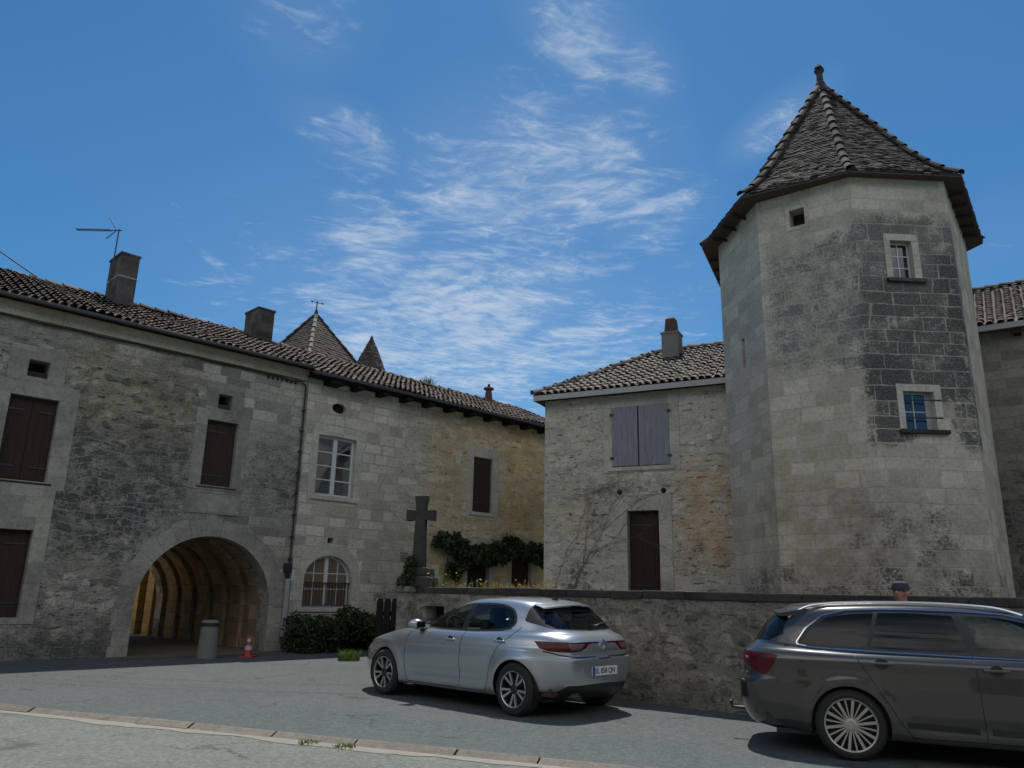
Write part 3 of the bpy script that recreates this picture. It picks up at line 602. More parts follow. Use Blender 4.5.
surround(hB, w3, .24, M['dressed_pale'], y=-.06, outer=rect(11.82, 13.2, 3.7, 5.98), sill=.05)
for dd in (d1, d2): surround(hB, dd, .22, M['dressed_pale'], y=-.06, outer=rect(dd[0][0] - .22, dd[1][0] + .22, TZ - .05, dd[2][1] + .22))
casement(hB, [(a * 1, b) for a, b in w1], .07, 1, 4, M['white'], M['pane'], .07, .03)
wa = casement(hB, w2, .08, 2, 3, M['white'], M['pane_curtain'], .06, .022)
mb = MB(); mb.bb(6.42, 7.84, .0, .03, 1.62, 1.655); mb.bb(6.42, 7.84, .0, .03, 1.07, 1.095)
for xx in np.linspace(6.46, 7.80, 15): mb.bb(xx - .007, xx + .007, .008, .022, 1.08, 1.63)
mb.build('window_railing', M['iron'], hB)
shutter(hB, 12.11, 12.86, 3.94, 5.65, -.03, M['wood_red'], 4, 11); shutter(hB, 11.99, 12.89, TZ, 2.65, .1, M['wood_red'], 4, 13).name = 'door'; shutter(hB, 13.89, 14.81, TZ, 2.61, .1, M['wood_red'], 4, 15).name = 'door'
# roof with a hip at the far end
OB = -.5; TB = .45; LB = (DR - OB) / math.cos(SL); zb = EB + .03 - .0
LE = LB - 1.35; P = [(6.0, 0), (16.1, 0), (16.1, LE), (6.0, LB)]; zrB = zb + LB * math.sin(SL); zrE = zb + LE * math.sin(SL); dE = OB + LE * math.cos(SL); DB = OB + LB * math.cos(SL)
mb = MB(); canal(mb, (0, OB, zb), (1, 0, 0), vA, P, sp=.185, row=.27, r=.077, seed=6, sag=.05); roofB = mb.build('roof', M['tile_a'], hB, smooth=50)
mb = MB(); roofplane(mb, (0, OB, zb), (1, 0, 0), vA, P)
mb.face([(6.0, DB, zrB - .02), (16.1, dE, zrE - .02), (16.1, 7.4, zb), (6.0, 7.4, zb)]); mb.face([(15.6, OB + .5, zb), (15.6, dE, zrE - .05), (15.6, 7.0, zb)]); mb.build('roof_boarding', M['underroof'], hB)
mb = MB(); ridge_tiles(mb, (6.0, DB, zrB + .02), (16.1, dE, zrE + .02), seed=5); mb.build('ridge_tiles', M['tile_a'], roofB, smooth=50)
mb = MB(); mb.bb(6.0, 15.9, OB - .06, OB + .03, zb - .06, zb + .035); mb.build('eaves_gutter', M['zinc'], hB, bevel=.02)
mb = MB(); mb.bb(6.07, 15.59, .02, .48, EB - .01, EB + .22); mb.build('wall_plate', M['underroof'], hB)
mb = MB(); mb.bb(6.0, 15.8, OB + .03, -.051, EB - .04, EB - .015); mb.build('soffit', M['wood_black'], hB)
rg = random.Random(8)
for xx in np.arange(6.5, 15.5, .85):
    mb = MB(); w_ = .42 if xx < 7.3 else .2; mb.bb(xx, xx + w_, OB + .03, -.03, EB - .17, EB - .04); mb.build('rafter_end', M['wood_black'], hB, bevel=.01)
b = MB(); T = Matrix.Translation((14.75, dE + .12, zrE + .02)); b.lathe([(.02, 0), (.15, 0), (.13, .35), (.10, .5), (.19, .52), (.19, .58), (.05, .62), (.05, .72), (.0, .75)], 12, T); b.build('chimney_pot', M['terracotta'], roofB, smooth=40)

# ------------------------------------------------------------------ unseen house added behind the photographer for bounce light and reflections
OO, RO = (14.0, -8.5, 0), R(180 - 21)
hO = thing('stone_house', 'long limestone house added unseen behind the camera, throwing light and reflections onto the cars and windows', 'house', OO, RO)
ops = [rect(x, x + 1.0, 3.5, 5.1) for x in range(2, 30, 4)] + [rect(x, x + 1.1, .1, 2.3) for x in range(4, 30, 8)] + [rect(x, x + 1.0, .9, 2.3) for x in range(8, 30, 8)]
mb = MB(); mb.prism(rect(-4, 34, -.2, 5.3), 0, .5, holes=ops); mb.build('wall', M['opposite'], hO)
for k, q in enumerate(ops): shutter(hO, q[0][0] + .01, q[1][0] - .01, q[0][1] + .01, q[2][1] - .01, .1, M['wood_grey'] if k < 7 else M['wood_dark'], 4, 80 + k, 2)
mb = MB(); roofplane(mb, (0, -.4, 5.3), (1, 0, 0), (0, .95, .3), [(-4.3, 0), (34.3, 0), (34.3, 4.6), (-4.3, 4.6)], th=.15); mb.build('roof', plain('brown tile roof', (.2, .11, .08), .9, .4, 4, .5), hO)

# ------------------------------------------------------------------ courtyard seen through the passage
def loc2w(o, rz, p): v = Matrix.Rotation(rz, 4, 'Z') @ Vector(p); return (v.x + o[0], v.y + o[1], v.z)
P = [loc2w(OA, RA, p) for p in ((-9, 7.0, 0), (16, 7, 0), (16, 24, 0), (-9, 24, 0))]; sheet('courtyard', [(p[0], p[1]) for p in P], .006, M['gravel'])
P = [loc2w(OA, RA, p) for p in ((AX0 - .1, -.6, 0), (AX1 + .1, -.6, 0), (AX1 + .1, 7.01, 0), (AX0 - .1, 7.01, 0))]; sheet('passage_floor', [(p[0], p[1]) for p in P], .010, M['dirt'])
cw = thing('courtyard_wall', 'ochre stone wall with a narrow dark doorway, seen through the far end of the passage', 'wall', OA, RA)
mb = MB(); T = Matrix.Translation((5.42, 7.02, 0)) @ Matrix.Rotation(R(90), 4, 'Z')
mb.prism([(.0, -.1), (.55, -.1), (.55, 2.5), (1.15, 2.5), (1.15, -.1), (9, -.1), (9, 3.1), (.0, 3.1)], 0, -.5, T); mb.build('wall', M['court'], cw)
mb = MB(); mb.bb(.56, 1.14, -.2, -.24, 0, 2.49, T); mb.build('door', M['wood_black'], cw)
cw2 = MB(); cw2.bb(.3, .8, 7.6, 20, -.1, 3.6); cw2.bb(.8, 8, 17, 17.5, -.1, 3.6); tag(cw2.build('bounce_wall', M['court'], None, OA, RA), 'ochre stone wall added unseen in the courtyard to bounce warm light into the passage', 'wall')  # out-of-sight wall, added so its sunny face warms the passage

# ------------------------------------------------------------------ roofs rising behind
tw = thing('pavilion_tower', 'square tower with a steep pyramid roof and pale hip seam, behind the long roof', 'tower', loc2w(OA, RA, (13.75, 13.4, 0)), RA + R(12))
HW = 2.35
mb = MB(); mb.box((0, 0, 5.25), (HW * 2 - .5, HW * 2 - .5, 10.6)); mb.build('wall', M['house_r'], tw)
mb = MB(); ap = Vector((0, 0, 14.2)); bz = 10.5; rr = Vector((HW, 0, 14.2 - bz)).length
def flat_tiles(mb, A, B, apex, prof_, rows, tw_=.2, seed=0):
    """one facet of a steep roof, rows of flat tiles from the eaves (A-B) to the apex; prof_(t) -> (inward fraction, height fraction)"""
    A, B, apex = Vector(A), Vector(B), Vector(apex); rg = random.Random(seed); base = (A + B) / 2
    out = (base - Vector((apex.x, apex.y, base.z))); out.z = 0; out.normalize()
    def pt(t_, s):
        fi, fh = prof_(t_); e = A.lerp(B, s); p = e.lerp(Vector((apex.x, apex.y, e.z)), fi); p.z = e.z + (apex.z - e.z) * fh; return p
    for j in range(rows):
        t0, t1 = j / rows, min(1, (j + 1.25) / rows); W_ = (pt(t0, 1) - pt(t0, 0)).length; n = max(1, round(W_ / tw_))
        for i in range(n):
            sh = .5 / n if j % 2 else 0
            a, b = max(0, i / n - sh), min(1, (i + 1) / n - sh)
            if i == n - 1: b = 1
            g = .004; dz = rg.uniform(.012, .034); tl = rg.uniform(-.008, .008)
            N = ((pt(t0, 1) - pt(t0, 0)).cross(pt(t1, .5) - pt(t0, .5))).normalized()
            if N.dot(out) < 0 and N.z < 0: N = -N
            if N.z < 0: N = -N
            p0, p1, p2, p3 = pt(t0, a), pt(t0, b), pt(t1, b), pt(t1, a)
            q = [p0 + N * (dz + tl), p1 + N * (dz - tl), p2 + N * .002, p3 + N * .002]
            mb.add([*q, p0 - N * .006, p1 - N * .006], [(0, 1, 2, 3), (4, 5, 1, 0)])
lin = lambda t_: (t_, t_)
cs = [(-HW, -HW, bz), (HW, -HW, bz), (HW, HW, bz), (-HW, HW, bz)]
for i in range(4): flat_tiles(mb, cs[i], cs[(i + 1) % 4], ap, lin, 26, .24, i)
rf = mb.build('roof', M['slate_d'], tw)
mb = MB()
for i in range(4): mb.face([cs[i], cs[(i + 1) % 4], ap - Vector((0, 0, .05))])
mb.face(cs[::-1]); mb.build('roof_boarding', M['underroof'], rf)
mb = MB(); ridge_tiles(mb, cs[0], ap, .1, .42, 3); mb.build('hip_seam', M['render'], rf, smooth=50)
mb = MB()
for i in (1, 2, 3): ridge_tiles(mb, cs[i], ap, .1, .42, i)
mb.build('hip_tiles', M['slate_d'], rf, smooth=50)
mb = MB(); mb.tube([(0, 0, 14.15), (0, 0, 14.85)], .03, 6); mb.lathe([(0, 14.2), (.09, 14.24), (.06, 14.4), (0, 14.42)], 10); mb.tube([(-.30, .08, 14.76), (.30, -.08, 14.80)], .022, 6); mb.bb(-.32, -.22, .05, .07, 14.73, 14.80); mb.bb(.24, .34, -.08, -.06, 14.76, 14.84); mb.build('weather_vane', M['iron'], tw)
ct = thing('round_turret', 'small round turret with a pointed conical tiled roof, behind the long roof', 'turret', loc2w(OA, RA, (13.3, 7.9, 0)), RA)
mb = MB(); mb.lathe([(.72, 0), (.72, 9.55)], 20); mb.build('wall', M['house_r'], ct, smooth=40)
mb = MB(); n = 14; cr = [(.86 * math.cos(2 * math.pi * i / n), .86 * math.sin(2 * math.pi * i / n), 9.5) for i in range(n)]
for i in range(n): flat_tiles(mb, cr[i], cr[(i + 1) % n], (0, 0, 11.72), lambda t_: (t_ ** 1.25, t_), 22, .2, i)
rf = mb.build('roof', M['slate_d'], ct)
mb = MB(); mb.lathe([(.84, 9.5), (.05, 11.6), (0, 11.6)], n); mb.build('roof_boarding', M['underroof'], rf); mb = MB(); mb.lathe([(.09, 11.5), (.07, 11.68), (.0, 11.8)], 10); mb.build('finial', M['zinc'], ct)

# ------------------------------------------------------------------ house with grey shutters (right of centre)
OR, RR = (3.107 * 1.1, 18.237 * 1.1, 0), R(90 - 116.5)
hR = thing('stone_house', 'low rough stone house with grey shutters and a brown door, joined to the octagonal tower', 'house', OR, RR)
ER = 6.80
sh = rect(-.80, .76, 4.74, 6.36); do = rect(-.42, .42, TZ - .02, 3.60)
vents = [[(cx_ + .075 * math.cos(a), 4.09 + .075 * math.sin(a)) for a in np.linspace(0, 2 * math.pi, 14)[:-1]] for cx_ in (-.62, .55)]
mb = MB(); mb.prism(rect(-2.76, 4.2, -.1, ER), 0, .5, holes=[sh, do] + vents); mb.build('wall', M['house_r'], hR)
mb = MB(); mb.bb(-2.76, -2.26, .5, 6.0, -.1, ER); mb.bb(-2.26, 4.2, 5.5, 6.0, -.1, ER); mb.build('side_wall', M['house_r'], hR)
blackroom(hR, vents, .3)
surround(hR, sh, .24, M['dressed_pale'], outer=rect(-1.04, 1.02, 4.60, ER - .12), sill=.03)
surround(hR, do, .33, M['dressed_pale'], outer=rect(-.77, .75, TZ - .05, 4.0))
# shutters stand slightly ajar in front of the opening
for k, (a, b) in enumerate(((-.795, -.085), (-.055, .755))):
    mb = MB(); planks(mb, a, b, 4.76, 6.345 + .02 * k, -.04 + .012 * k, .04, 5, rails=False, seed=20 + k, slope=.02 if k == 0 else 0); o = mb.build('shutter', M['wood_grey'], hR)
    hx = a if k == 0 else b
    for zz in (4.98, 6.15): h = MB(); h.bb(hx - .05, hx + .05, -.062 + .012 * k, -.045 + .012 * k, zz - .03, zz + .03); h.build('hinge', M['iron'], o)
mb = MB(); mb.bb(-.085, -.055, .04, .08, 4.75, 6.355); mb.build('shutter_gap', M['wood_black'], hR)
o = shutter(hR, -.41, .41, TZ, 3.585, .16, M['wood_dark'], 5, 23); o.name = 'door'
mb = MB(); mb.bb(.28, .31, .13, .155, 2.35, 2.5); mb.build('handle', M['iron'], o)
rise, run = 1.82, 3.1; SR = math.atan2(rise, run); LR = math.hypot(rise, run); vR = (0, math.cos(SR), math.sin(SR))
mb = MB(); P = [(-3.0, 0), (4.2, 0), (4.2, LR), (-.1, LR)]; canal(mb, (0, -.3, ER + .03), (1, 0, 0), vR, P, sp=.20, row=.28, r=.083, seed=12, sag=.012)
hv = Vector((2.9, 0, rise)); canal(mb, (-3.0, 2.8, ER + .03), (0, -1, 0), hv, [(-3.1, 0), (3.1, 0), (0, hv.length)], sp=.20, row=.28, r=.083, seed=13, sag=.012)
rfR = mb.build('roof', M['tile_r'], hR, smooth=50)
mb = MB(); roofplane(mb, (0, -.3, ER + .03), (1, 0, 0), vR, P); roofplane(mb, (-3.0, 2.8, ER + .03), (0, -1, 0), hv, [(-3.1, 0), (3.1, 0), (0, hv.length)])
roofplane(mb, (0, 5.9, ER + .03), (-1, 0, 0), (0, -vR[1], vR[2]), [(-4.2, 0), (3.0, 0), (.1, LR), (-4.2, LR)]); mb.build('roof_boarding', M['underroof'], hR)
mb = MB(); ridge_tiles(mb, (-3.0, -.3, ER + .07), (-.1, 2.8, ER + rise + .07), .13, seed=31); ridge_tiles(mb, (-.1, 2.8, ER + rise + .05), (4.2, 2.8, ER + rise + .05), .14, seed=32); mb.bb(-.1, 4.2, 2.74, 2.86, ER + rise - .06, ER + rise + .09); mb.build('ridge_tiles', M['tile_r'], rfR, smooth=50)
mb = MB(); mb.bb(-2.95, 4.2, -.33, -.295, ER - .13, ER + .015); mb.bb(-2.98, -2.95, -.33, 6, ER - .13, ER + .015); mb.build('fascia_board', M['fascia'], hR)
mb = MB(); mb.bb(-2.94, 4.2, -.294, 0, ER - .09, ER - .06); mb.build('soffit', M['wood_dark'], hR)
c_ = chimney(rfR, .34, 2.2, 8.0, .50, .50, .95, M['render'])
mb = MB(); T = Matrix.Translation((.34, 2.2, 9.02)); mb.lathe([(.30, 0), (.24, .05), (.2, .42), (.13, .47)], 4, T @ Matrix.Rotation(R(45), 4, 'Z')); mb.build('chimney_pot', M['terracotta'], c_)

# ------------------------------------------------------------------ octagonal tower
wv = {'C': (6.93, 14.5), 'D': (8.95, 14.6), 'E': (11.0, 17.4), 'F': (10.3, 19.8), 'G': (8.3, 20.8), 'H': (6.2, 20.2), 'A': (5.12, 18.0), 'B': (5.36, 15.7)}
ev = {'C': (6.86, 14.27), 'D': (9.20, 14.38), 'E': (11.46, 17.45), 'F': (10.7, 20.3), 'G': (8.3, 21.3), 'H': (5.85, 20.6), 'A': (4.72, 18.05), 'B': (4.97, 15.46)}
TC = (7.86, 17.5); ZE = 10.03; ZA = 14.4
tT = thing('octagonal_tower', 'tall pale octagonal stair tower with a steep tiled spire roof', 'tower', (TC[0], TC[1], 0))
lv = lambda q: (q[0] - TC[0], q[1] - TC[1])
mb = MB(); order = 'ABCDEFGH'; ucum = {}
def flen(a, b): return math.hypot(wv[a][0] - wv[b][0], wv[a][1] - wv[b][1])
u = -flen('A', 'B') - flen('B', 'C')
holes = {'BC': [rect(.70, 1.02, 9.20, 9.60)], 'CD': [rect(.70, 1.16, 7.76, 8.60), rect(.62, 1.24, 4.66, 5.42)], 'AB': [rect(1.06, 1.26, 6.5, 7.2)]}
frames = {}
for i, a in enumerate(order):
    b = order[(i + 1) % 8]; A_, B_ = Vector((*lv(wv[a]), 0)), Vector((*lv(wv[b]), 0)); e = (B_ - A_).normalized(); n_ = Vector((e.y, -e.x, 0)); L = (B_ - A_).length
    T = Matrix(((e.x, -n_.x, 0, A_.x), (e.y, -n_.y, 0, A_.y), (0, 0, 1, 0), (0, 0, 0, 1))); frames[a + b] = (T, L)
    k0 = len(mb.f); tmp = MB(); tmp.prism(rect(0, L, -.1, ZE - .02), 0, .4, holes=holes.get(a + b, []), back=False)
    for f, mi in zip(tmp.f, tmp.mi):
        pts = [tmp.v[j] for j in f]; mb.face(pts, T, uv=[(p[0] + u + p[1] * .7, p[2]) for p in pts])
    u += L
mb.build('wall', M['tower'], tT, merge=True)
def onface(key, name, mat, fn, parent=tT, bevel=0):
    T, L = frames[key]; q = MB(); fn(q, T); return q.build(name, mat, parent, bevel=bevel)
def tower_window(key, h, cols, rows, bars=False, sillw=.1):
    T, L = frames[key]; e = thing('window_tmp', None, None); bpy.data.objects.remove(e)
    x0, x1, z0, z1 = h[0][0], h[1][0], h[0][1], h[2][1]
    sm = [(p[0] + (.003 if p[0] == x0 else -.003), p[1] + (.003 if p[1] == z0 else -.003)) for p in h]
    o = MB(); o.prism(rect(x0 - .12, x1 + .14, z0 - .06, z1 + .14), -.016, .3, T, holes=[sm]); o.build('window_surround', M['dressed_pale'], tT)
    fr = MB(); fw = .035; inner = rect(x0 + fw, x1 - fw - (.08 if bars else 0), z0 + fw, z1 - fw); fr.prism(rect(x0 + .004, x1 - .004, z0 + .004, z1 - .004), .14, .18, T, holes=[inner])
    for i in range(1, cols): xx = inner[0][0] + (inner[1][0] - inner[0][0]) * i / cols; fr.bb(xx - .012, xx + .012, .145, .172, z0 + fw, z1 - fw, T)
    for j in range(1, rows): zz = z0 + fw + (z1 - z0 - 2 * fw) * j / rows; fr.bb(inner[0][0], inner[1][0], .147, .17, zz - .012, zz + .012, T)
    w = fr.build('window', M['white'] if not bars else M['fascia'], tT); p = MB(); p.prism(inner, .158, .164, T); p.build('pane', M['pane_tower'], w)
    s = MB(); s.bb(x0 - .14, x1 + .2, -.09, .12, z0 - .085, z0 - .004, T); s.build('sill', M['lichen'], tT, bevel=.012)
    if bars:
        b = MB()
        for zz in (z0 + .24, z1 - .17): b.tube([(x0 - .02, -.012 + .07, zz), (x1 + .12, -.03, zz)], .013, 6, T)
        b.build('window_bars', M['iron'], w)
tower_window('CD', holes['CD'][0], 2, 3); tower_window('CD', holes['CD'][1], 2, 2, True)
T, L = frames['BC']; h = holes['BC'][0]
o = MB(); o.prism(rect(.62, 1.10, 9.12, 9.68), -.012, .3, T, holes=[[(p[0] + (.003 if p[0] < .8 else -.003), p[1] + (.003 if p[1] < 9.4 else -.003)) for p in h]]); o.build('window_surround', M['dressed_pale'], tT)
o = MB(); o.prism(h, .3, .32, T); o.build('recess_back', M['wood_dark'], tT); T, L = frames['AB']; o = MB(); o.prism(holes['AB'][0], .22, .24, T); o.build('blocked_slit', M['dressed_pale'], tT)
# spire: bell-cast profile
PR = [(0, 0), (.10, .06), (.22, .155), (.34, .272), (1, 1)]
def bell(t_):
    for (a, b), (c, d_) in zip(PR, PR[1:]):
        if t_ <= d_: return (a + (c - a) * (t_ - b) / (d_ - b), t_)
    return (1, 1)
mb = MB(); E3 = {k: (*lv(q), ZE) for k, q in ev.items()}
for i, a in enumerate(order): flat_tiles(mb, E3[a], E3[order[(i + 1) % 8]], (0, 0, ZA), bell, 62, .155, i)
rT = mb.build('roof', M['slate'], tT)
mb = MB()
for i, a in enumerate(order):
    b = order[(i + 1) % 8]; pa = [Vector(E3[a]).lerp(Vector((0, 0, ZE)), q[0]) + Vector((0, 0, (ZA - ZE - .05) * q[1] - .02)) for q in PR]; pb = [Vector(E3[b]).lerp(Vector((0, 0, ZE)), q[0]) + Vector((0, 0, (ZA - ZE - .05) * q[1] - .02)) for q in PR]
    for j in range(len(PR) - 2): mb.face([pa[j], pb[j], pb[j + 1], pa[j + 1]])
    mb.face([pa[-2], pb[-2], pa[-1]])
    wa_, wb_ = Vector((*lv(wv[a]), ZE - .03)), Vector((*lv(wv[b]), ZE - .03)); mb.face([Vector(E3[a]) - Vector((0, 0, .045)), wa_, wb_, Vector(E3[b]) - Vector((0, 0, .045))]); mb.face([pa[0], Vector(E3[a]) - Vector((0, 0, .045)), Vector(E3[b]) - Vector((0, 0, .045)), pb[0]])
mb.build('roof_boarding', M['underroof'], rT)
mb = MB()
for i, a in enumerate(order):
    pts = [Vector(E3[a]).lerp(Vector((0, 0, ZE)), bell(t_)[0]) + Vector((0, 0, (ZA - ZE) * t_ + .03)) for t_ in np.linspace(0, .97, 14)]
    for p, q in zip(pts, pts[1:]): ridge_tiles(mb, p, q, .10, .33, i)
mb.build('hip_tiles', M['slate'], rT, smooth=50)
mb = MB()
for i, a in enumerate(order):
    b = order[(i + 1) % 8]; A_, B_ = Vector(E3[a]), Vector(E3[b]); wA, wB = Vector((*lv(wv[a]), ZE)), Vector((*lv(wv[b]), ZE)); n = max(3, int((A_ - B_).length / .6))
    for k in ([] if a in 'BC' else range(1, n)):
        p, q = A_.lerp(B_, k / n), wA.lerp(wB, k / n); d_ = (p - q).normalized(); p2 = p - d_ * .05
        mb.tube([q + Vector((0, 0, -.12)), p2 + Vector((0, 0, -.10))], .04, 4)
mb.build('rafter_ends', M['wood_dark'], tT)['kind'] = 'stuff'
mb = MB(); T = Matrix.Translation((0, 0, ZA - .08)); mb.lathe([(.14, 0), (.12, .12), (.085, .2), (.075, .42), (.10, .46), (.13, .52), (.07, .56)], 12, T); mb.lathe([(0, .54), (.13, .60), (.0, .74)], 4, T); mb.build('finial', M['lichen'], tT)

# ------------------------------------------------------------------ wing behind the tower on the right
OW, RW = (11.0, 19.2, 0), R(90 - 124)
hW = thing('stone_house', 'tan stone house wing with a canal tile roof, behind the right side of the tower', 'house', OW, RW)
mb = MB(); mb.bb(-1.5, 9, 0, .5, -.1, 8.05); mb.bb(8.5, 9, .5, 6, -.1, 8.05); mb.build('wall', M['wing'], hW)
rise, run = 2.05, 3.3; SW_ = math.atan2(rise, run); LW = math.hypot(rise, run); vW = (0, math.cos(SW_), math.sin(SW_))
mb = MB(); P = [(-1.5, 0), (9.2, 0), (9.2, LW), (-1.5, LW)]; canal(mb, (0, -.3, 8.18), (1, 0, 0), vW, P, sp=.22, row=.26, r=.09, seed=15); rfW = mb.build('roof', M['tile_w'], hW, smooth=50)
mb = MB(); roofplane(mb, (0, -.3, 8.18), (1, 0, 0), vW, P); roofplane(mb, (0, 6.3, 8.18), (-1, 0, 0), (0, -vW[1], vW[2]), [(1.5, 0), (1.5, LW), (-9.2, LW), (-9.2, 0)]); mb.build('roof_boarding', M['underroof'], rfW)
mb = MB(); ridge_tiles(mb, (-1.5, 3, 8.18 + rise + .05), (9.2, 3, 8.18 + rise + .05), seed=6); mb.build('ridge_tiles', M['tile_w'], rfW, smooth=50)
mb = MB(); mb.bb(-1.5, 9.2, -.36, -.29, 8.02, 8.16); mb.build('fascia_board', M['fascia'], hW)
for xx in np.arange(.6, 9, 1.1): mb = MB(); mb.bb(xx, xx + .16, -.28, 0, 7.88, 8.03); mb.build('rafter_end', M['wood_dark'], hW)

# ------------------------------------------------------------------ retaining wall, pillar, cross, gate
rw = thing('retaining_wall', 'weathered low stone wall with dark coping, running behind the two parked cars', 'wall', (W0.x, W0.y, 0))
def wallrun(P, Q, name, u0=0, top=1.57, th=.45, holes=(), ext=0):
    P, Q = Vector(P), Vector(Q); e = (Q - P).normalized(); n_ = Vector((e.y, -e.x, 0)); L = (Q - P).length; A_ = P - W0
    T = Matrix(((e.x, -n_.x, 0, A_.x), (e.y, -n_.y, 0, A_.y), (0, 0, 1, 0), (0, 0, 0, 1)))
    tmp = MB(); tmp.prism(rect(0, L, -.1, top - .118), 0, th, holes=holes); q = MB()
    for f in tmp.f: pts = [tmp.v[j] for j in f]; q.face(pts, T, uv=[(p[0] + u0 + p[1] * .7, p[2]) for p in pts])
    q.build(name, M['retain'], rw)
    c = MB(); x = -.02; rg = random.Random(int(L * 10))
    while x < L:
        l = min(rg.uniform(.45, .9), L - x + .02); j = rg.uniform(-.008, .008)
        c.box((x + l / 2, th / 2 + rg.uniform(-.02, .02), top - .06 + j), (l - .006, th + .05, .12), T); x += l
    o = c.build('coping', M['lichen'], rw, bevel=.02); return T, L
T1, L1 = wallrun(W0, W1, 'wall', holes=[rect(.42, .86, .98, 1.24)])
b = MB(); b.prism(rect(.42, .86, .98, 1.24), .3, .32, T1); b.build('niche_back', M['wood_black'], rw)
wallrun(W1, W2, 'wall', L1)
wallrun((-2.75, 23.0, 0), (W0.x - .05, W0.y + .3, 0), 'wall', 20, top=1.5, th=.35)
pl = MB(); pl.box((0, 0, .74), (.27, .27, 1.48)); pl.box((0, 0, 1.52), (.36, .36, .10)); pl.box((.0, 0, .1), (.33, .33, .22)); tag(pl.build('gate_pillar', M['retain'], None, (-1.83, 14.73, 0), R(-36.5), bevel=.02), 'square stone gate pillar at the left end of the weathered wall', 'pillar')
cr = thing('stone_cross', 'old grey stone cross on a stepped base, on the left end of the weathered wall', 'cross', (-1.66, 14.88, 1.57), R(-14))
b = MB(); b.box((0, 0, .09), (.62, .60, .18), taper=.96); b.box((.02, 0, .26), (.46, .46, .16), taper=.94); b.build('stepped_base', M['lichen'], cr, bevel=.025)
b = MB(); prof_ = [(-.115, .335), (.115, .335), (.088, 1.22), (.27, 1.205), (.275, 1.40), (.085, 1.39), (.092, 1.52), (.115, 1.60), (.112, 1.67), (-.112, 1.66), (-.115, 1.59), (-.092, 1.52), (-.085, 1.39), (-.275, 1.405), (-.27, 1.20), (-.088, 1.22)]
b.prism(prof_, -.085, .085); b.build('cross_shaft', M['lichen'], cr, bevel=.025)
gt = thing('picket_gate', 'narrow dark wooden picket gate standing left of the stone gate pillar', 'gate', (-2.60, 17.6, 0), R(-8))
for k in range(3):
    b = MB(); x = -.17 + k * .165; b.prism([(x - .07, .05), (x + .07, .05), (x + .07, 1.24), (x + .045, 1.32), (x - .045, 1.32), (x - .07, 1.24)], -.02, .02); b.build('picket', M['wood_black'], gt)
for zz in (.35, 1.0): b = MB(); b.bb(-.26, .26, .022, .06, zz - .05, zz + .05); b.build('rail', M['wood_black'], gt)

# ------------------------------------------------------------------ bollard, cone, antenna, wire
bo = thing('bollard', 'pale tapered concrete bollard with a dark collar, in front of the arched passage', 'bollard', (-6.45, 17.72, 0))
b = MB(); b.lathe([(0, 0), (.215, 0), (.212, .03), (.178, .66), (0, .66)], 28); b.build('post', plain('pale concrete', (.155, .15, .135), .85, .2, 6, .4), bo, smooth=35)  # concrete colour darkened to carry the shade around the bollard
b = MB(); b.lathe([(0, .662), (.19, .662), (.192, .735), (0, .735)], 28); b.build('collar', M['cable'], bo, smooth=35)
b = MB(); b.lathe([(0, .737), (.185, .737), (.18, .765), (.12, .79), (0, .795)], 28); b.build('cap', M['render'], bo, smooth=35)
cn = thing('traffic_cone', 'small red and white striped traffic cone at the right foot of the arch', 'traffic cone', (-5.72, 18.2, 0))
M['cone_red'] = plain('red plastic', (.36, .028, .026), .5, .12, 6, .05); M['cone_white'] = plain('white reflective band', (.42, .40, .38), .45, .1, 6, .05)
b = MB(); b.box((0, 0, .015), (.29, .29, .03)); b.build('base', M['cone_red'], cn, bevel=.008)
cp = lambda z_: .115 + (.022 - .115) * (z_ - .03) / .49
for (a, c, mt, nm) in ((.03, .17, 'cone_red', 'cone_body'), (.17, .27, 'cone_white', 'stripe'), (.27, .36, 'cone_red', 'cone_body'), (.36, .43, 'cone_white', 'stripe'), (.43, .52, 'cone_red', 'cone_tip')):
    b = MB(); b.lathe([(cp(a) * .92, a * .92), (cp(c) * .92, c * .92)] + ([(0, c * .92)] if c > .5 else []), 22); b.build(nm, M[mt], cn, smooth=35)
an = thing('tv_antenna', 'thin aerial with a comb-like boom on a mast, strapped to the tall left chimney', 'antenna', loc2w(OA, RA, (1.52, 2.5, 8.3)), 0)
b = MB(); b.tube([(0, 0, 0), (.02, 0, 2.26)], .017, 6); b.build('mast', M['alu'], an)
b = MB(); b.tube([(.10, 0, 2.22), (-1.1, 0, 2.22)], .014, 6); b.build('boom', M['alu'], an)
b = MB()
for k in range(13): x = -1.08 + k * .072; b.tube([(x, -.09, 2.222), (x, .09, 2.222)], .009, 4); b.tube([(x, 0, 2.185), (x, 0, 2.255)], .009, 4)
b.build('director_rods', M['alu'], an)['kind'] = 'stuff'
b = MB(); b.tube([(-.06, 0, 2.24), (-.30, 0, 2.60)], .013, 5); b.tube([(-.06, 0, 2.20), (-.28, 0, 1.98)], .013, 5); b.build('reflector', M['alu'], an)
b = MB(); b.tube([(-10.4, 15.8, 7.93), (-12.1, 16.9, 9.0), (-14.5, 18.5, 10.55), (-18.5, 21.1, 13.1)], .016, 6); tag(b.build('overhead_wire', M['cable'], None), 'black overhead wire rising to the left from the eaves of the arched house', 'wire')

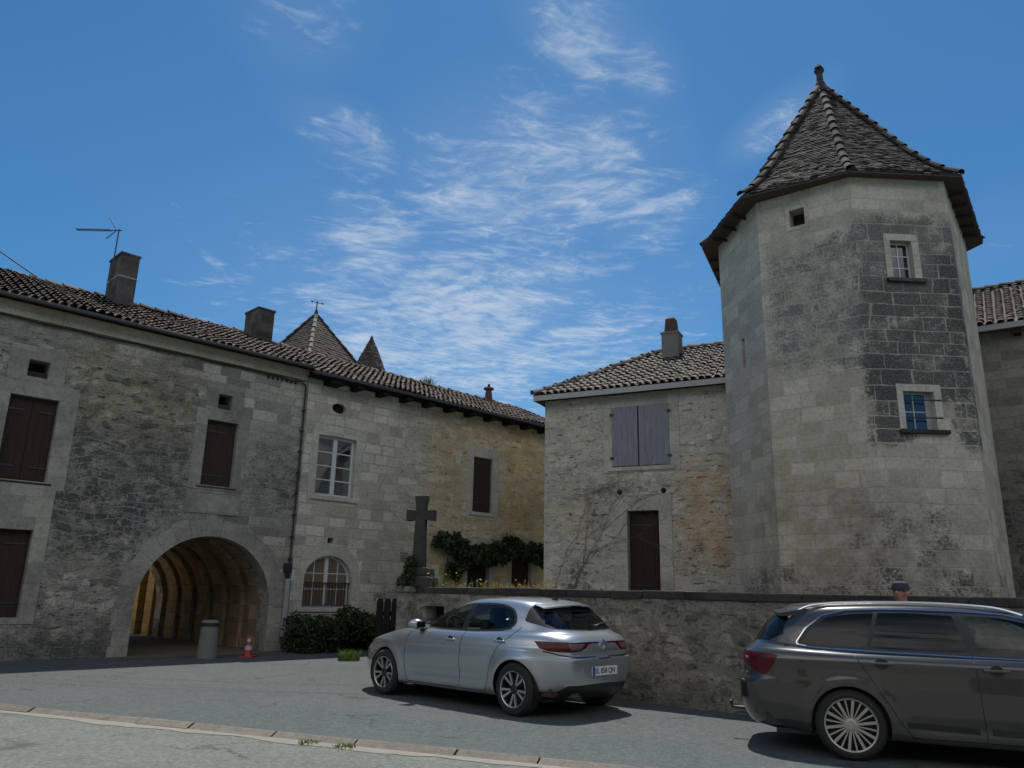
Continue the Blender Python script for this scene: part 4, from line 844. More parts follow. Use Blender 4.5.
# ------------------------------------------------------------------ plants
def leaves(n, sampler, size, seed=0, up=.3, elong=1.4):
    rg = random.Random(seed); vs = []; fs = []
    for i in range(n):
        p = sampler(rg)
        if p is None: continue
        s_ = size * rg.uniform(.6, 1.35); d_ = Vector((rg.gauss(0, 1), rg.gauss(0, 1), rg.gauss(up, .8))).normalized(); e = d_.cross(Vector((rg.gauss(0, 1), rg.gauss(0, 1), rg.gauss(0, 1)))).normalized(); f3 = d_.cross(e) * .25
        p = Vector(p); b_ = len(vs); vs += [p, p + d_ * s_ * elong * .5 + e * s_ * .5 + f3 * s_ * .4, p + d_ * s_ * elong, p + d_ * s_ * elong * .5 - e * s_ * .5 + f3 * s_ * .4]; fs.append((b_, b_ + 1, b_ + 2, b_ + 3))
    return vs, fs
def leafmesh(name, n, sampler, size, mat, parent=None, seed=0, loc=(0, 0, 0), rz=0, **k):
    mb = MB(); vs, fs = leaves(n, sampler, size, seed, **k); mb.add(vs, fs); return mb.build(name, mat, parent, loc, rz)
def blobs(bl):
    def f(rg):
        b = rg.choice(bl); d_ = Vector((rg.gauss(0, 1), rg.gauss(0, 1), rg.gauss(0, 1))).normalized(); k = rg.uniform(.45, 1.0) ** .5
        p = (b[0] + d_.x * b[3] * k, b[1] + d_.y * b[4] * k, b[2] + d_.z * b[5] * k); return p if p[2] > b[6] else None
    return f
rg = random.Random(21)
bsh = thing('shrub', 'dark green bushy shrub under the arched window', 'shrub', loc2w(OA, RA, (7.3, -.75, 0)), RA)
bl = []
for k in range(44):
    x = rg.uniform(-1.5, 1.4); h_ = 1.06 - .16 * abs(x + .1) ** 1.6; bl.append((x, rg.uniform(-.35, .35), rg.uniform(.15, max(.3, h_ - .22)), rg.uniform(.22, .36), rg.uniform(.22, .36), rg.uniform(.2, .3), .02))
leafmesh('foliage', 12000, blobs(bl), .062, M['leaf'], bsh, 3)
b = MB()
for k in range(14): x = rg.uniform(-1.1, 1.1); b.tube([(x * .6, rg.uniform(-.15, .15), 0), (x * .9, rg.uniform(-.3, .3), .5), (x * 1.1, rg.uniform(-.3, .3), rg.uniform(.7, 1.0))], [.016, .011, .005], 5)
b.build('stems', M['bark'], bsh)['kind'] = 'stuff'
vn = thing('climbing_vine', 'dark green vine trained along the wall above two brown doors', 'vine', loc2w(OA, RA, (13.0, -.1, TZ)), RA)
bl = []
for k in range(80):
    x = rg.uniform(-2.35, 2.55); zc = 1.42 + .12 * math.sin(x * 2.1) - (.10 if -.4 < x < .3 else 0)
    bl.append((x, -rg.uniform(.1, .38), zc + rg.uniform(-.24, .2), rg.uniform(.12, .26), rg.uniform(.08, .18), rg.uniform(.10, .2), -9))
for k in range(9): bl.append((rg.uniform(-1.9, -1.35), -.2, rg.uniform(.55, 1.2), .13, .1, .15, -9))
for k in range(4): bl.append((rg.uniform(2.2, 2.6), -.2, rg.uniform(1.0, 1.3), .14, .12, .16, -9))
leafmesh('foliage', 12500, blobs(bl), .085, M['vine'], vn, 5, up=-.2)
b = MB(); b.tube([(-2.1, -.12, 0), (-2.0, -.14, .8), (-1.9, -.1, 1.40), (-1, -.12, 1.48), (.5, -.12, 1.42), (2.3, -.12, 1.5)], [.04, .035, .03, .022, .02, .012], 7); b.build('stem', M['bark'], vn)
def blades(n, r, h, seed=0, w=.012, lean=.35):
    rg = random.Random(seed); mb = MB()
    for i in range(n):
        a = rg.uniform(0, 6.28); q = r * math.sqrt(rg.random()); x, y = q * math.cos(a), q * math.sin(a); hh = h * rg.uniform(.45, 1.1); lx, ly = rg.gauss(0, lean) * hh, rg.gauss(0, lean) * hh; b_ = rg.uniform(0, 3.14); ex, ey = math.cos(b_) * w, math.sin(b_) * w
        mb.add([(x - ex, y - ey, 0), (x + ex, y + ey, 0), (x + lx * .4 + ex * .7, y + ly * .4 + ey * .7, hh * .6), (x + lx * .4 - ex * .7, y + ly * .4 - ey * .7, hh * .6), (x + lx, y + ly, hh)], [(0, 1, 2, 3), (3, 2, 4)])
    return mb
tag(blades(260, .24, .24, 3).build('grass_tuft', M['grass'], None, (-3.42, 17.9, 0)), 'bright green tuft of grass between the shrub and the silver car', 'grass tuft')
for k, (u_c, v_c, lb) in enumerate(((4.75, -.2, 'small weed in the kerb gap, nearer the broken end of the kerb'), (5.2, -.22, 'small weed in the kerb gap, right beside the next kerb stone'))):
    p = kp(u_c, v_c); w_ = blades(45, .11, .045, 30 + k, .008, .7).build('kerb_weed', M['grass'], None, (p[0], p[1], -.034)); tag(w_, lb, 'weed', 'weeds in the kerb gap')
FL = [(.45, .55, 'yellow flowering', 'yellow-green flowering tuft on the wall, nearest the cross'), (.95, .22, 'dry', 'dry straw tuft on the wall between the cross and the first door'), (1.35, .32, 'yellow flowering', 'yellow wildflower tuft on the wall below the left vine-covered door'),
      (1.72, .26, 'dry', 'dry straw tuft on the wall, below the right jamb of the left vine-covered door'), (2.15, .24, 'dry', 'dry straw tuft on the wall, between the two vine-covered doors'), (2.5, .24, 'dry', 'dry straw tuft on the wall, below the right vine-covered door'), (2.85, .16, 'dry', 'lowest dry straw tuft on the wall, beside the corner of the grey-shuttered house')]
for k, (u_c, h_, kind, lb) in enumerate(FL):
    p = W0.lerp(W1, u_c / L1) + Vector((.18, .22, 1.565)); e = thing('wildflower_tuft', lb, 'wildflowers', p, 0, 'wildflowers along the wall top')
    blades(26, .22, h_ * .5, 40 + k, .007, .5).build('stalks', M['dry'] if kind == 'dry' else M['grass'], e)
    fh = leafmesh('flower_heads', 11, lambda q, h_=h_: (q.gauss(0, .16), q.gauss(0, .12), q.uniform(.05, 1) * h_ * .55), .028, M['yellow'] if kind != 'dry' else M['dry'], e, 50 + k); fh['kind'] = 'stuff'
tag(blades(160, .16, .42, 60, .01, .5).build('roof_weed', M['grass'], None, loc2w(OA, RA, (12.3, 2.7, zrE + .22))), 'small weed growing on the ridge of the long tiled roof', 'weed')
iv = thing('ivy_clump', 'dark leafy clump growing on the left side of the stone cross base', 'ivy', (-1.80, 14.68, 1.57))
leafmesh('foliage', 700, blobs([(0, 0, .18, .13, .12, .2, -1), (.02, 0, .40, .10, .1, .14, -1), (-.05, 0, .05, .2, .14, .1, -1)]), .05, M['leaf'], iv, 8)
b = MB(); b.tube([(0, 0, 0), (.02, .02, .42)], [.015, .006], 5); b.build('stem', M['bark'], iv)
M['twig'] = plain('dry twig', (.13, .11, .09), .9, .2, 14, .2)
bc = thing('bare_creeper', 'leafless brown creeper stems spreading over the wall left of the brown door', 'creeper', loc2w(OR, RR, (-2.2, -.02, TZ)), RR)
b = MB(); rg = random.Random(77)
def twig(p, a, l, r, dpt):
    pts = [p]; 
    for k in range(4): a += rg.gauss(0, .22); p = (p[0] + math.cos(a) * l / 4, -.008 - .01 * rg.random(), p[2] + math.sin(a) * l / 4); pts.append(p)
    b.tube(pts, [r, r * .9, r * .8, r * .7, r * .5], 4)
    if dpt:
        for k in range(3): twig(pts[rg.choice((2, 3, 4))], a + rg.uniform(-.9, .7), l * rg.uniform(.45, .8), r * .6, dpt - 1)
for k in range(4): twig((rg.uniform(-.3, .4), -.01, .02), rg.uniform(.9, 1.8), rg.uniform(1.5, 2.2), .008, 3)
for k in range(3): twig((.0 + .3 * k, -.01, 2.6 + .1 * k), rg.uniform(-.25, .3), 1.3, .006, 2)
b.build('stems', M['twig'], bc)['kind'] = 'stuff'

# ------------------------------------------------------------------ cars
def carpaint(name, col, flake=.3, rough=.32, metal=.75):
    m_, t = newmat(name); oc = t.n('ShaderNodeTexCoord').outputs['Object']
    n = t.noise(oc, 3, 4, .6); du = t.mr(t.sep(oc)[2], .15, .55, .35, 0)
    c = t.mix(t.m('MULTIPLY', n, du), col, (.20, .19, .165))                                  # road dust low down
    principled(t, c, t.m('ADD', rough, t.m('MULTIPLY', n, .08)), Metallic=metal, Coat_Weight=1.0, Coat_Roughness=.04); return m_
def carglass(name, tint, alpha):
    m_, t = newmat(name)
    fr = t.n('ShaderNodeFresnel', {'IOR': 1.5}).outputs[0]
    a = t.n('ShaderNodeBsdfTransparent', {'Color': tint}); dk = t.n('ShaderNodeBsdfDiffuse', {'Color': (.008, .009, .01)}); b = t.n('ShaderNodeBsdfGlossy', {'Color': (.95, .97, 1), 'Roughness': .015})
    ab = t.n('ShaderNodeMixShader', {0: alpha, 1: dk.outputs[0], 2: a.outputs[0]})
    mx = t.n('ShaderNodeMixShader', {0: t.m('MULTIPLY', fr, .75), 1: ab.outputs[0], 2: b.outputs[0]}); t.n('ShaderNodeOutputMaterial', {'Surface': mx.outputs[0]}); return m_
M['silver'] = carpaint('silver metallic paint', (.445, .47, .495), rough=.26); M['grey_paint'] = carpaint('dark grey metallic paint', (.058, .056, .056), rough=.22, metal=.6)
M['cglass'] = carglass('tinted car glass', (.66, .75, .71), .96); M['cglass_dark'] = carglass('privacy car glass', (.25, .28, .28), .25)
M['trim'] = plain('black trim', (.012, .012, .013), .45, .1, 20, .05); M['rubber'] = plain('tyre rubber', (.018, .018, .018), .85, .2, 30, .3)
M['chrome'] = plain('chrome', (.75, .75, .76), .12, .02, 5, 0, metallic=1); M['rim_bright'] = plain('machined alloy', (.46, .46, .45), .35, .05, 9, 0, metallic=.8); M['rim_dark'] = plain('dark alloy', (.03, .03, .032), .5, .05, 9, 0, metallic=.3)
M['rim_champ'] = plain('satin alloy', (.42, .41, .37), .42, .05, 9, 0, metallic=.6)
M['lamp_red'] = plain('red lamp lens', (.075, .003, .007), .25, .25, 18, .05, spec=.3); M['lamp_clear'] = plain('clear lamp lens', (.15, .09, .10), .22, .2, 18, .05, spec=.3); M['lamp_bright'] = plain('bright red reflector', (.5, .02, .02), .2, .2, 40, .05, coat=1)
M['head_lens'] = plain('headlamp lens', (.45, .47, .5), .08, .2, 18, .02, coat=1)
M['cabin'] = plain('dark cabin cloth', (.03, .03, .032), .9, .2, 20, .1); M['plate'] = plain('white number plate', (.62, .62, .60), .4, .04, 6, 0); M['plate_blue'] = plain('blue plate band', (.02, .06, .30), .4, .05, 6, 0)

def pchip(X, Y, x):
    X = np.asarray(X, float); Y = np.asarray(Y, float); h = np.diff(X); d_ = (np.diff(Y, axis=0).T / h).T; n = len(X); mm = np.zeros_like(Y)
    for i in range(1, n - 1):
        w1_, w2_ = 2 * h[i] + h[i - 1], h[i] + 2 * h[i - 1]; a, b = d_[i - 1], d_[i]
        with np.errstate(divide='ignore', invalid='ignore'): mm[i] = np.where(a * b > 0, (w1_ + w2_) / (w1_ / a + w2_ / b), 0)
    mm[0], mm[-1] = d_[0], d_[-1]; k = np.clip(np.searchsorted(X, x) - 1, 0, n - 2); t_ = (x - X[k]) / h[k]
    sh = (slice(None),) + (None,) * (Y.ndim - 1); t2 = t_[sh] if Y.ndim > 1 else t_; hk = h[k][sh] if Y.ndim > 1 else h[k]
    return (2 * t2**3 - 3 * t2**2 + 1) * Y[k] + (t2**3 - 2 * t2**2 + t2) * hk * mm[k] + (-2 * t2**3 + 3 * t2**2) * Y[k + 1] + (t2**3 - t2**2) * hk * mm[k + 1]
def shell(rings, nu, nv):
    """car skin as stacked plan outlines: ring = (x_front, x_rear, half width, front exponent, rear exponent, [(x,z)...])"""
    th = np.linspace(0, math.pi, 4000); K = []
    for (xf, xr, w, pf, pr, zk) in rings:
        c, s_ = np.cos(th), np.sin(th); p = np.where(c >= 0, pf, pr); a = (xf - xr) / 2; xc = (xf + xr) / 2
        x = xc + a * np.sign(c) * np.abs(c) ** (2 / p); y = w * np.abs(s_) ** (2 / p)
        L = np.concatenate([[0], np.cumsum(np.hypot(np.diff(x), np.diff(y)))]); f = np.linspace(0, L[-1], nu)
        x, y = np.interp(f, L, x), np.interp(f, L, y); y[0] = y[-1] = 0
        zs = sorted(zk); z_ = pchip([q[0] for q in zs], [q[1] for q in zs], np.clip(x, zs[0][0], zs[-1][0])) if len(zs) > 2 else np.interp(x, [q[0] for q in zs], [q[1] for q in zs])
        K.append(np.stack([x, y, z_], 1))
    K = np.array(K); dist = np.linalg.norm(np.diff(K, axis=0), axis=2).mean(1) + .01; V = np.concatenate([[0], np.cumsum(dist)])
    v = np.unique(np.concatenate([V, np.linspace(0, V[-1], nv)])); return pchip(V, K, v)     # (nv,nu,3)
def nearest_on_poly(P, poly):
    A_ = np.array(poly); B_ = np.roll(A_, -1, 0); best = None; bd = np.full(len(P), 1e9); out = np.zeros_like(P)
    for a, b in zip(A_, B_):
        e = b - a; t_ = np.clip(((P - a) @ e) / (e @ e), 0, 1); q = a + t_[:, None] * e; d_ = np.linalg.norm(P - q, axis=1); k = d_ < bd; out[k] = q[k]; bd[k] = d_[k]
    return out, bd
def inside(P, poly):
    c = np.zeros(len(P), bool); n = len(poly)
    for i in range(n):
        a, b = poly[i], poly[i - 1]
        with np.errstate(divide='ignore', invalid='ignore'): c ^= ((a[1] > P[:, 1]) != (b[1] > P[:, 1])) & (P[:, 0] < (b[0] - a[0]) * (P[:, 1] - a[1]) / (b[1] - a[1]) + a[0])
    return c
def smoothpoly(poly, it=2):
    for _ in range(it):
        q = []
        for a, b in zip(poly, poly[1:] + poly[:1]): q += [(.78 * a[0] + .22 * b[0], .78 * a[1] + .22 * b[1]), (.22 * a[0] + .78 * b[0], .22 * a[1] + .78 * b[1])]
        poly = q
    return poly
def make_skin(root, rings, regions, nu=300, nv=150, sculpt=None, paint=None):
    """regions: (name, kind 'xz'|'yz'|'wz', domain fn(P)->mask, polygon, material or None for a hole, inset). Crisp edges: boundary vertices slide along the skin onto the outline."""
    G = shell(rings, nu, nv); nv = G.shape[0]
    if sculpt: G = sculpt(G)
    Wd = np.zeros((nv, nu)); seg = np.linalg.norm(np.diff(G, axis=1), axis=2)[:, ::-1]; Wd[:, :-1] = np.cumsum(seg, axis=1)[:, ::-1]      # distance round the skin from the rear centre
    wref = Wd[nv // 3]
    cls = np.zeros((nv - 1, nu - 1), int) - 1
    def proj(G_, kind): return G_[..., [0, 2]] if kind == 'xz' else (G_[..., [1, 2]] if kind == 'yz' else np.stack([np.broadcast_to(Wd, G_.shape[:2]), G_[..., 2]], -1))
    for ri, (nm, kind, dom, poly, mat) in enumerate(regions):
        P2 = proj(G, kind); C2 = (P2[:-1, :-1] + P2[1:, :-1] + P2[:-1, 1:] + P2[1:, 1:]) / 4; C3 = (G[:-1, :-1] + G[1:, :-1] + G[:-1, 1:] + G[1:, 1:]) / 4
        msk = inside(C2.reshape(-1, 2), poly).reshape(C2.shape[:2]) & dom(C3)
        pad = np.pad(msk, 1, mode='edge'); cnt = pad[:-1, :-1].astype(int) + pad[1:, :-1] + pad[:-1, 1:] + pad[1:, 1:]
        bnd = (cnt > 0) & (cnt < 4); iv_, iu = np.nonzero(bnd); iu_ok = (iu > 0) & (iu < nu - 1) & (iv_ > 0) & (iv_ < nv - 1); iv_, iu = iv_[iu_ok], iu[iu_ok]
        q2 = P2[iv_, iu]; tg, dd = nearest_on_poly(q2, poly)
        Pu = (G[iv_, iu + 1] - G[iv_, iu - 1]) / 2; Pv = (G[iv_ + 1, iu] - G[iv_ - 1, iu]) / 2; Ju = (P2[iv_, iu + 1] - P2[iv_, iu - 1]) / 2; Jv = (P2[iv_ + 1, iu] - P2[iv_ - 1, iu]) / 2
        D2 = tg - q2; det = Ju[:, 0] * Jv[:, 1] - Ju[:, 1] * Jv[:, 0]; det = np.where(np.abs(det) < 1e-9, 1e9, det)
        a = (D2[:, 0] * Jv[:, 1] - D2[:, 1] * Jv[:, 0]) / det; b = (Ju[:, 0] * D2[:, 1] - Ju[:, 1] * D2[:, 0]) / det
        a, b = np.clip(a, -.95, .95), np.clip(b, -.95, .95); G[iv_, iu] += Pu * a[:, None] + Pv * b[:, None]
        cls[msk] = ri
    # normals of the whole skin so that panels shade as one surface
    Gm = G.copy(); Gm[..., 1] *= -1
    full = np.concatenate([G.reshape(-1, 3), Gm.reshape(-1, 3)]); idx = np.arange(nv * nu).reshape(nv, nu); F = np.stack([idx[:-1, :-1], idx[:-1, 1:], idx[1:, 1:], idx[1:, :-1]], -1)
    Nn = np.cross(np.gradient(G, axis=1), np.gradient(G, axis=0)); sgn = 1 if np.mean(Nn[..., 1]) > 0 else -1; Nn = Nn * sgn
    Nn[:, 0, 1] = 0; Nn[:, -1, 1] = 0; Nn[-1] = (0, 0, 1); Nn /= np.linalg.norm(Nn, axis=2)[..., None] + 1e-12
    nor = np.concatenate([Nn.reshape(-1, 3), (Nn * (1, -1, 1)).reshape(-1, 3)]); objs = {}
    LW, RW_ = (F.reshape(-1, 4)[:, ::-1], (F + nv * nu).reshape(-1, 4)) if sgn < 0 else (F.reshape(-1, 4), (F + nv * nu).reshape(-1, 4)[:, ::-1])
    def mk(name, faces, mat, parent):
        used, inv = np.unique(faces, return_inverse=True); inv = inv.reshape(faces.shape); me = bpy.data.meshes.new(name); me.from_pydata(full[used].tolist(), [], inv.tolist()); me.materials.append(mat); me.polygons.foreach_set('use_smooth', [True] * len(me.polygons))
        me.normals_split_custom_set_from_vertices(nor[used].tolist()); o = bpy.data.objects.new(name, me); COL.objects.link(o); o.parent = parent; return o
    FL_, FR_ = LW, RW_; cf = cls.reshape(-1)
    body = mk('body', np.concatenate([FL_[cf == -1], FR_[cf == -1]]), paint, root)
    for ri, (nm, kind, dom, poly, mat) in enumerate(regions):
        if mat is None or not (cf == ri).any(): continue
        if kind != 'xz' and min(p[0] for p in poly) <= .02: objs.setdefault(nm, []).append(mk(nm, np.concatenate([FL_[cf == ri], FR_[cf == ri]]), mat, root))
        else:
            for FF in (FL_, FR_): objs.setdefault(nm, []).append(mk(nm, FF[cf == ri], mat, root))
    bv = BVHTree.FromPolygons(full.tolist(), np.concatenate([FL_, FR_]).tolist())
    return body, objs, bv
def hitside(bv, x, z_, sy): h_ = bv.ray_cast(Vector((x, sy * 2, z_)), Vector((0, -sy, 0))); return h_[0], (h_[1] if h_[1] and h_[1].y * sy > 0 else -h_[1] if h_[1] else None)
def hitrear(bv, y, z_): h_ = bv.ray_cast(Vector((-4, y, z_)), Vector((1, 0, 0))); return h_[0], (h_[1] if h_[1] and h_[1].x < 0 else -h_[1] if h_[1] else None)
def hittop(bv, x, y): h_ = bv.ray_cast(Vector((x, y, 4)), Vector((0, 0, -1))); return h_[0], (h_[1] if h_[1] and h_[1].z > 0 else -h_[1] if h_[1] else None)
def seam(parent, name, pts, w=.007, mat=None, off=.0015, h=.0):
    """thin strip lying on the skin along (location, normal) pairs"""
    pts = [p for p in pts if p[0] is not None]; mb = MB(); L_ = []
    for i, (p, n_) in enumerate(pts):
        d_ = (pts[min(i + 1, len(pts) - 1)][0] - pts[max(i - 1, 0)][0]).normalized(); s_ = d_.cross(n_).normalized() * w / 2; L_.append((p + n_ * (off + h) - s_, p + n_ * (off + h) + s_, p - n_ * .004 - s_, p - n_ * .004 + s_))
    for a, b in zip(L_, L_[1:]): mb.face([a[0], b[0], b[1], a[1]]); mb.face([a[2], b[2], b[0], a[0]]); mb.face([a[1], b[1], b[3], a[3]])
    return mb.build(name, mat or M['trim'], parent) if mb.f else None
def dense(pts, n=14):
    o = []
    for a, b in zip(pts, pts[1:]): o += [(a[0] + (b[0] - a[0]) * k / n, a[1] + (b[1] - a[1]) * k / n) for k in range(n)]
    return o + [pts[-1]]
def wheel(root, x, sy, R_, rr, track, style):
    T = Matrix.Translation((x, sy * track, R_)) @ Matrix.Rotation(R(-90 * sy), 4, 'X')      # local z points outwards
    w = .105; mb = MB()
    mb.lathe([(rr - .01, -w), (rr + .02, -w - .004), (R_ - .035, -w), (R_ - .008, -w + .028), (R_, -w + .05), (R_, w - .05), (R_ - .008, w - .028), (R_ - .035, w), (rr + .02, w + .004), (rr - .003, w - .008), (rr - .01, w - .03)], 56, T, close=True)
    wh = mb.build('wheel', M['rubber'], root, smooth=35)
    b = MB(); b.lathe([(rr - .004, -w + .01), (rr - .02, -w + .05), (rr - .024, w - .05), (rr - .012, w - .014)], 56, T); b.lathe([(0, -.02), (rr - .02, -.02)], 40, T); b.build('rim', M['rim_dark'], wh, smooth=35)
    lip = MB(); lip.lathe([(rr - .018, w - .02), (rr - .016, w - .008), (rr - .004, w - .001), (rr + .001, w - .008)], 56, T); lip.build('rim_lip', M['rim_bright'] if style == 'five' else M['rim_champ'], wh, smooth=35)
    sp = MB(); zt = w - .028
    def spoke(a0, a1, r0_, r1_, w0, w1, depth=.03):
        c0, c1 = Vector((math.cos(a0) * r0_, math.sin(a0) * r0_, zt)), Vector((math.cos(a1) * r1_, math.sin(a1) * r1_, zt + .012)); d_ = (c1 - c0); s_ = Vector((-d_.y, d_.x, 0)).normalized(); dn = Vector((0, 0, -depth))
        q = [c0 - s_ * w0 / 2, c0 + s_ * w0 / 2, c1 + s_ * w1 / 2, c1 - s_ * w1 / 2]; sp.add([*q, *[p + dn for p in q]], [(0, 3, 2, 1), (4, 5, 6, 7), (0, 1, 5, 4), (1, 2, 6, 5), (2, 3, 7, 6), (3, 0, 4, 7)], T)
    if style == 'five':
        for k in range(5):
            a = 2 * math.pi * k / 5 + .3
            for s_ in (-1, 1): spoke(a + s_ * .12, a + s_ * .235, .045, rr - .012, .020, .032)
    else:
        for k in range(10):
            a = 2 * math.pi * k / 10 + .16
            spoke(a, a, .05, rr - .012, .022, .028)
            spoke(a + .314, a + .314, .06, rr - .012, .010, .016)
    sp.build('spokes', M['rim_bright'] if style == 'five' else M['rim_champ'], wh)
    hb = MB(); hb.lathe([(.062, zt - .03), (.06, zt + .004), (.036, zt + .010), (.033, zt + .005), (0, zt + .006)], 20, T); hb.build('hub_cap', M['rim_dark'] if style == 'five' else M['rim_champ'], wh, smooth=35)
    br = MB(); br.lathe([(0, -.035), (.135, -.035), (.135, -.045), (0, -.045)], 28, T); br.build('brake_disc', M['zinc'], wh)
    return wh
def liner(root, x, sy, R_, yin=.42, yout=.86):
    mb = MB(); n = 24
    for i in range(n):
        a0, a1 = math.pi * (i / n) * 1.24 - .38, math.pi * ((i + 1) / n) * 1.24 - .38; p = lambda a, y_: (x + R_ * math.cos(a), sy * y_, .325 + R_ * math.sin(a))
        mb.face([p(a0, yin), p(a1, yin), p(a1, yout), p(a0, yout)])
    mb.face([(x + R_ * math.cos(math.pi * i / n * 1.24 - .38), sy * yin, .325 + R_ * math.sin(math.pi * i / n * 1.24 - .38)) for i in range(n + 1)])
    return mb.build('wheel_arch', M['trim'], root)
def circ(x, z_, r, n=60): return [(x + r * math.cos(2 * math.pi * k / n), z_ + r * math.sin(2 * math.pi * k / n)) for k in range(n)]
def handle(parent, bv, x, z_, sy, mat, L_=.20):
    p, n_ = hitside(bv, x, z_, sy)
    if p is None: return
    mb = MB(); mb.box((x, p.y + sy * .022, z_), (L_, .018, .026)); mb.box((x + L_ * .42, p.y + sy * .008, z_), (.025, .03, .022)); mb.box((x - L_ * .42, p.y + sy * .008, z_), (.025, .03, .022)); o = mb.build('handle', mat, parent, bevel=.008)
    r = MB(); r.lathe([(0, 0), (.05, 0), (.045, -.004), (0, -.004)], 18, Matrix.Translation((x, p.y + sy * .0035, z_ - .004)) @ Matrix.Rotation(R(-90 * sy), 4, 'X') @ Matrix.Scale(1.25, 4, (1, 0, 0))); r.build('handle_recess', M['trim'], o)
def seat(parent, x, y_):
    mb = MB(); mb.box((x, y_, .48), (.5, .48, .2)); mb.box((x - .30, y_, .82), (.16, .46, .62)); o = mb.build('seat', M['cabin'], parent, bevel=.05)
    mb = MB(); mb.box((x - .36, y_, 1.20), (.10, .26, .17)); mb.build('headrest', M['cabin'], o, bevel=.035)
def mirror(root, x, y_, z_, sy, paint):
    mb = MB(); vs = []; fs = []; n, k = 10, 14
    for i in range(n + 1):
        t_ = i / n; r = math.sin(math.pi * min(.97, max(.04, t_))) ** .45
        for j in range(k): a = 2 * math.pi * j / k; vs.append((x + .085 - .16 * (1 - math.cos(a)) * .5 * r + .02 * t_, y_ + sy * (.02 + t_ * .22), z_ + .075 * r * math.sin(a) + .02 * t_))
    for i in range(n):
        for j in range(k): fs.append((i * k + j, i * k + (j + 1) % k, (i + 1) * k + (j + 1) % k, (i + 1) * k + j))
    fs += [tuple(range(k)), tuple(n * k + j for j in range(k))]
    mb.add(vs, fs); o = mb.build('wing_mirror', paint, root, smooth=50)
    b = MB(); b.box((x + .02, y_ - sy * .02, z_ - .06), (.10, .14, .05)); b.build('mirror_arm', M['trim'], o, bevel=.012)
    g = MB(); g.box((x - .066, y_ + sy * .135, z_ + .01), (.012, .16, .085)); g.build('mirror_glass', M['cglass_dark'], o, bevel=.01)

# ---- silver hatchback
SA = math.atan2(.695, -.719); SR_ = (.71, 11.10, 0)
sc = thing('parked_car', 'silver five-door hatchback seen from its rear left corner, parked by the stone wall', 'car', SR_, SA)
k_ = lambda *a: list(a)
RS_RAW = [(3.46, -.55, .74, 3.2, 3.6, k_((-.6, .20), (3.4, .20))), (3.48, -.66, .84, 3.2, 4.0, k_((-.7, .255), (1, .215), (3.5, .21))), (3.55, -.735, .878, 3.2, 4.6, k_((-.7, .36), (1, .30), (3.5, .30))),
      (3.59, -.765, .90, 3.2, 5.0, k_((-.77, .52), (1, .50), (3.5, .46))), (3.59, -.775, .905, 3.1, 5.2, k_((-.77, .69), (0, .67), (3.5, .60))), (3.585, -.772, .905, 3.1, 5.2, k_((-.77, .715), (0, .69), (3.5, .615))), (3.57, -.735, .902, 3.1, 5.2, k_((-.74, .725), (0, .71), (3.5, .63))),
      (3.53, -.725, .896, 3.0, 5.2, k_((-.74, .79), (0, .785), (3.5, .68))), (3.47, -.74, .884, 3.0, 5.0, k_((-.75, .84), (0, .845), (2.2, .83), (3.47, .735))), (3.38, -.735, .868, 2.9, 4.8, k_((-.745, .915), (0, .905), (2.2, .885), (3.38, .775))),
      (3.34, -.72, .860, 2.9, 4.8, k_((-.74, .935), (0, .925), (2.2, .90), (3.34, .79))), (3.16, -.66, .83, 2.9, 4.6, k_((-.66, .985), (0, .975), (1, .955), (2.3, .95), (3.0, .845))), (2.50, -.585, .795, 2.6, 4.2, k_((-.585, 1.015), (.0, 1.01), (1, .985), (2.0, .985), (2.5, 1.0))),
      (2.02, -.40, .725, 2.8, 4.0, k_((-.40, 1.18), (1, 1.165), (2.02, 1.17))), (1.46, -.17, .61, 3.0, 4.0, k_((-.17, 1.345), (.6, 1.375), (1.46, 1.355))), (1.34, -.12, .565, 3.0, 4.0, k_((-.12, 1.37), (.6, 1.405), (1.34, 1.385))),
      (1.15, .0, .40, 3, 3.6, k_((0, 1.40), (.6, 1.43), (1.15, 1.415))), (.95, .2, .16, 3, 3, k_((.2, 1.425), (.6, 1.445), (.95, 1.437))), (.8, .3, .004, 3, 3, k_((.3, 1.435), (.8, 1.442)))]
RS = [(a + .10 if a > 3.3 else a - .03, *r) for a, *r in RS_RAW]
def sculpt_s(G):
    x, y, z_ = G[..., 0], G[..., 1], G[..., 2]; side = y > .45
    for ax in (0, 2.67):
        d_ = np.hypot(x - ax, z_ - .325); y += np.where(side, .022 * np.exp(-((d_ - .37) / .10) ** 2) * (z_ < .8), 0)
    y -= np.where(side & (x > .35) & (x < 2.25), .018 * np.exp(-((z_ - .42 - .02 * (1.5 - x)) / .075) ** 2) * np.clip((x - .35) / .3, 0, 1) * np.clip((2.25 - x) / .3, 0, 1), 0)
    y += np.where(side, .008 * np.exp(-((z_ - .80 - .02 * (1.3 - x)) / .035) ** 2), 0); return G
SIDE = lambda P: (P[..., 1] > .42)
win = [(2.02, .985), (1.78, 1.13), (1.53, 1.245), (1.28, 1.32), (1.0, 1.352), (.66, 1.362), (.38, 1.345), (.20, 1.285), (.12, 1.19), (.10, 1.11), (.15, 1.055), (.32, 1.02), (.8, .99), (1.4, .98)]
gf = [p for p in win if p[0] > 1.1]; gf = [(1.97, .998), (1.75, 1.12), (1.51, 1.23), (1.26, 1.30), (1.03, 1.33), (1.10, 1.005), (1.5, .995)]
gr = [(.93, 1.335), (.66, 1.342), (.41, 1.327), (.23, 1.27), (.155, 1.19), (.14, 1.115), (.19, 1.07), (.35, 1.035), (.6, 1.015), (.99, 1.003)]
REAR = lambda P: (P[..., 0] < -.02) & (P[..., 1] < .70)
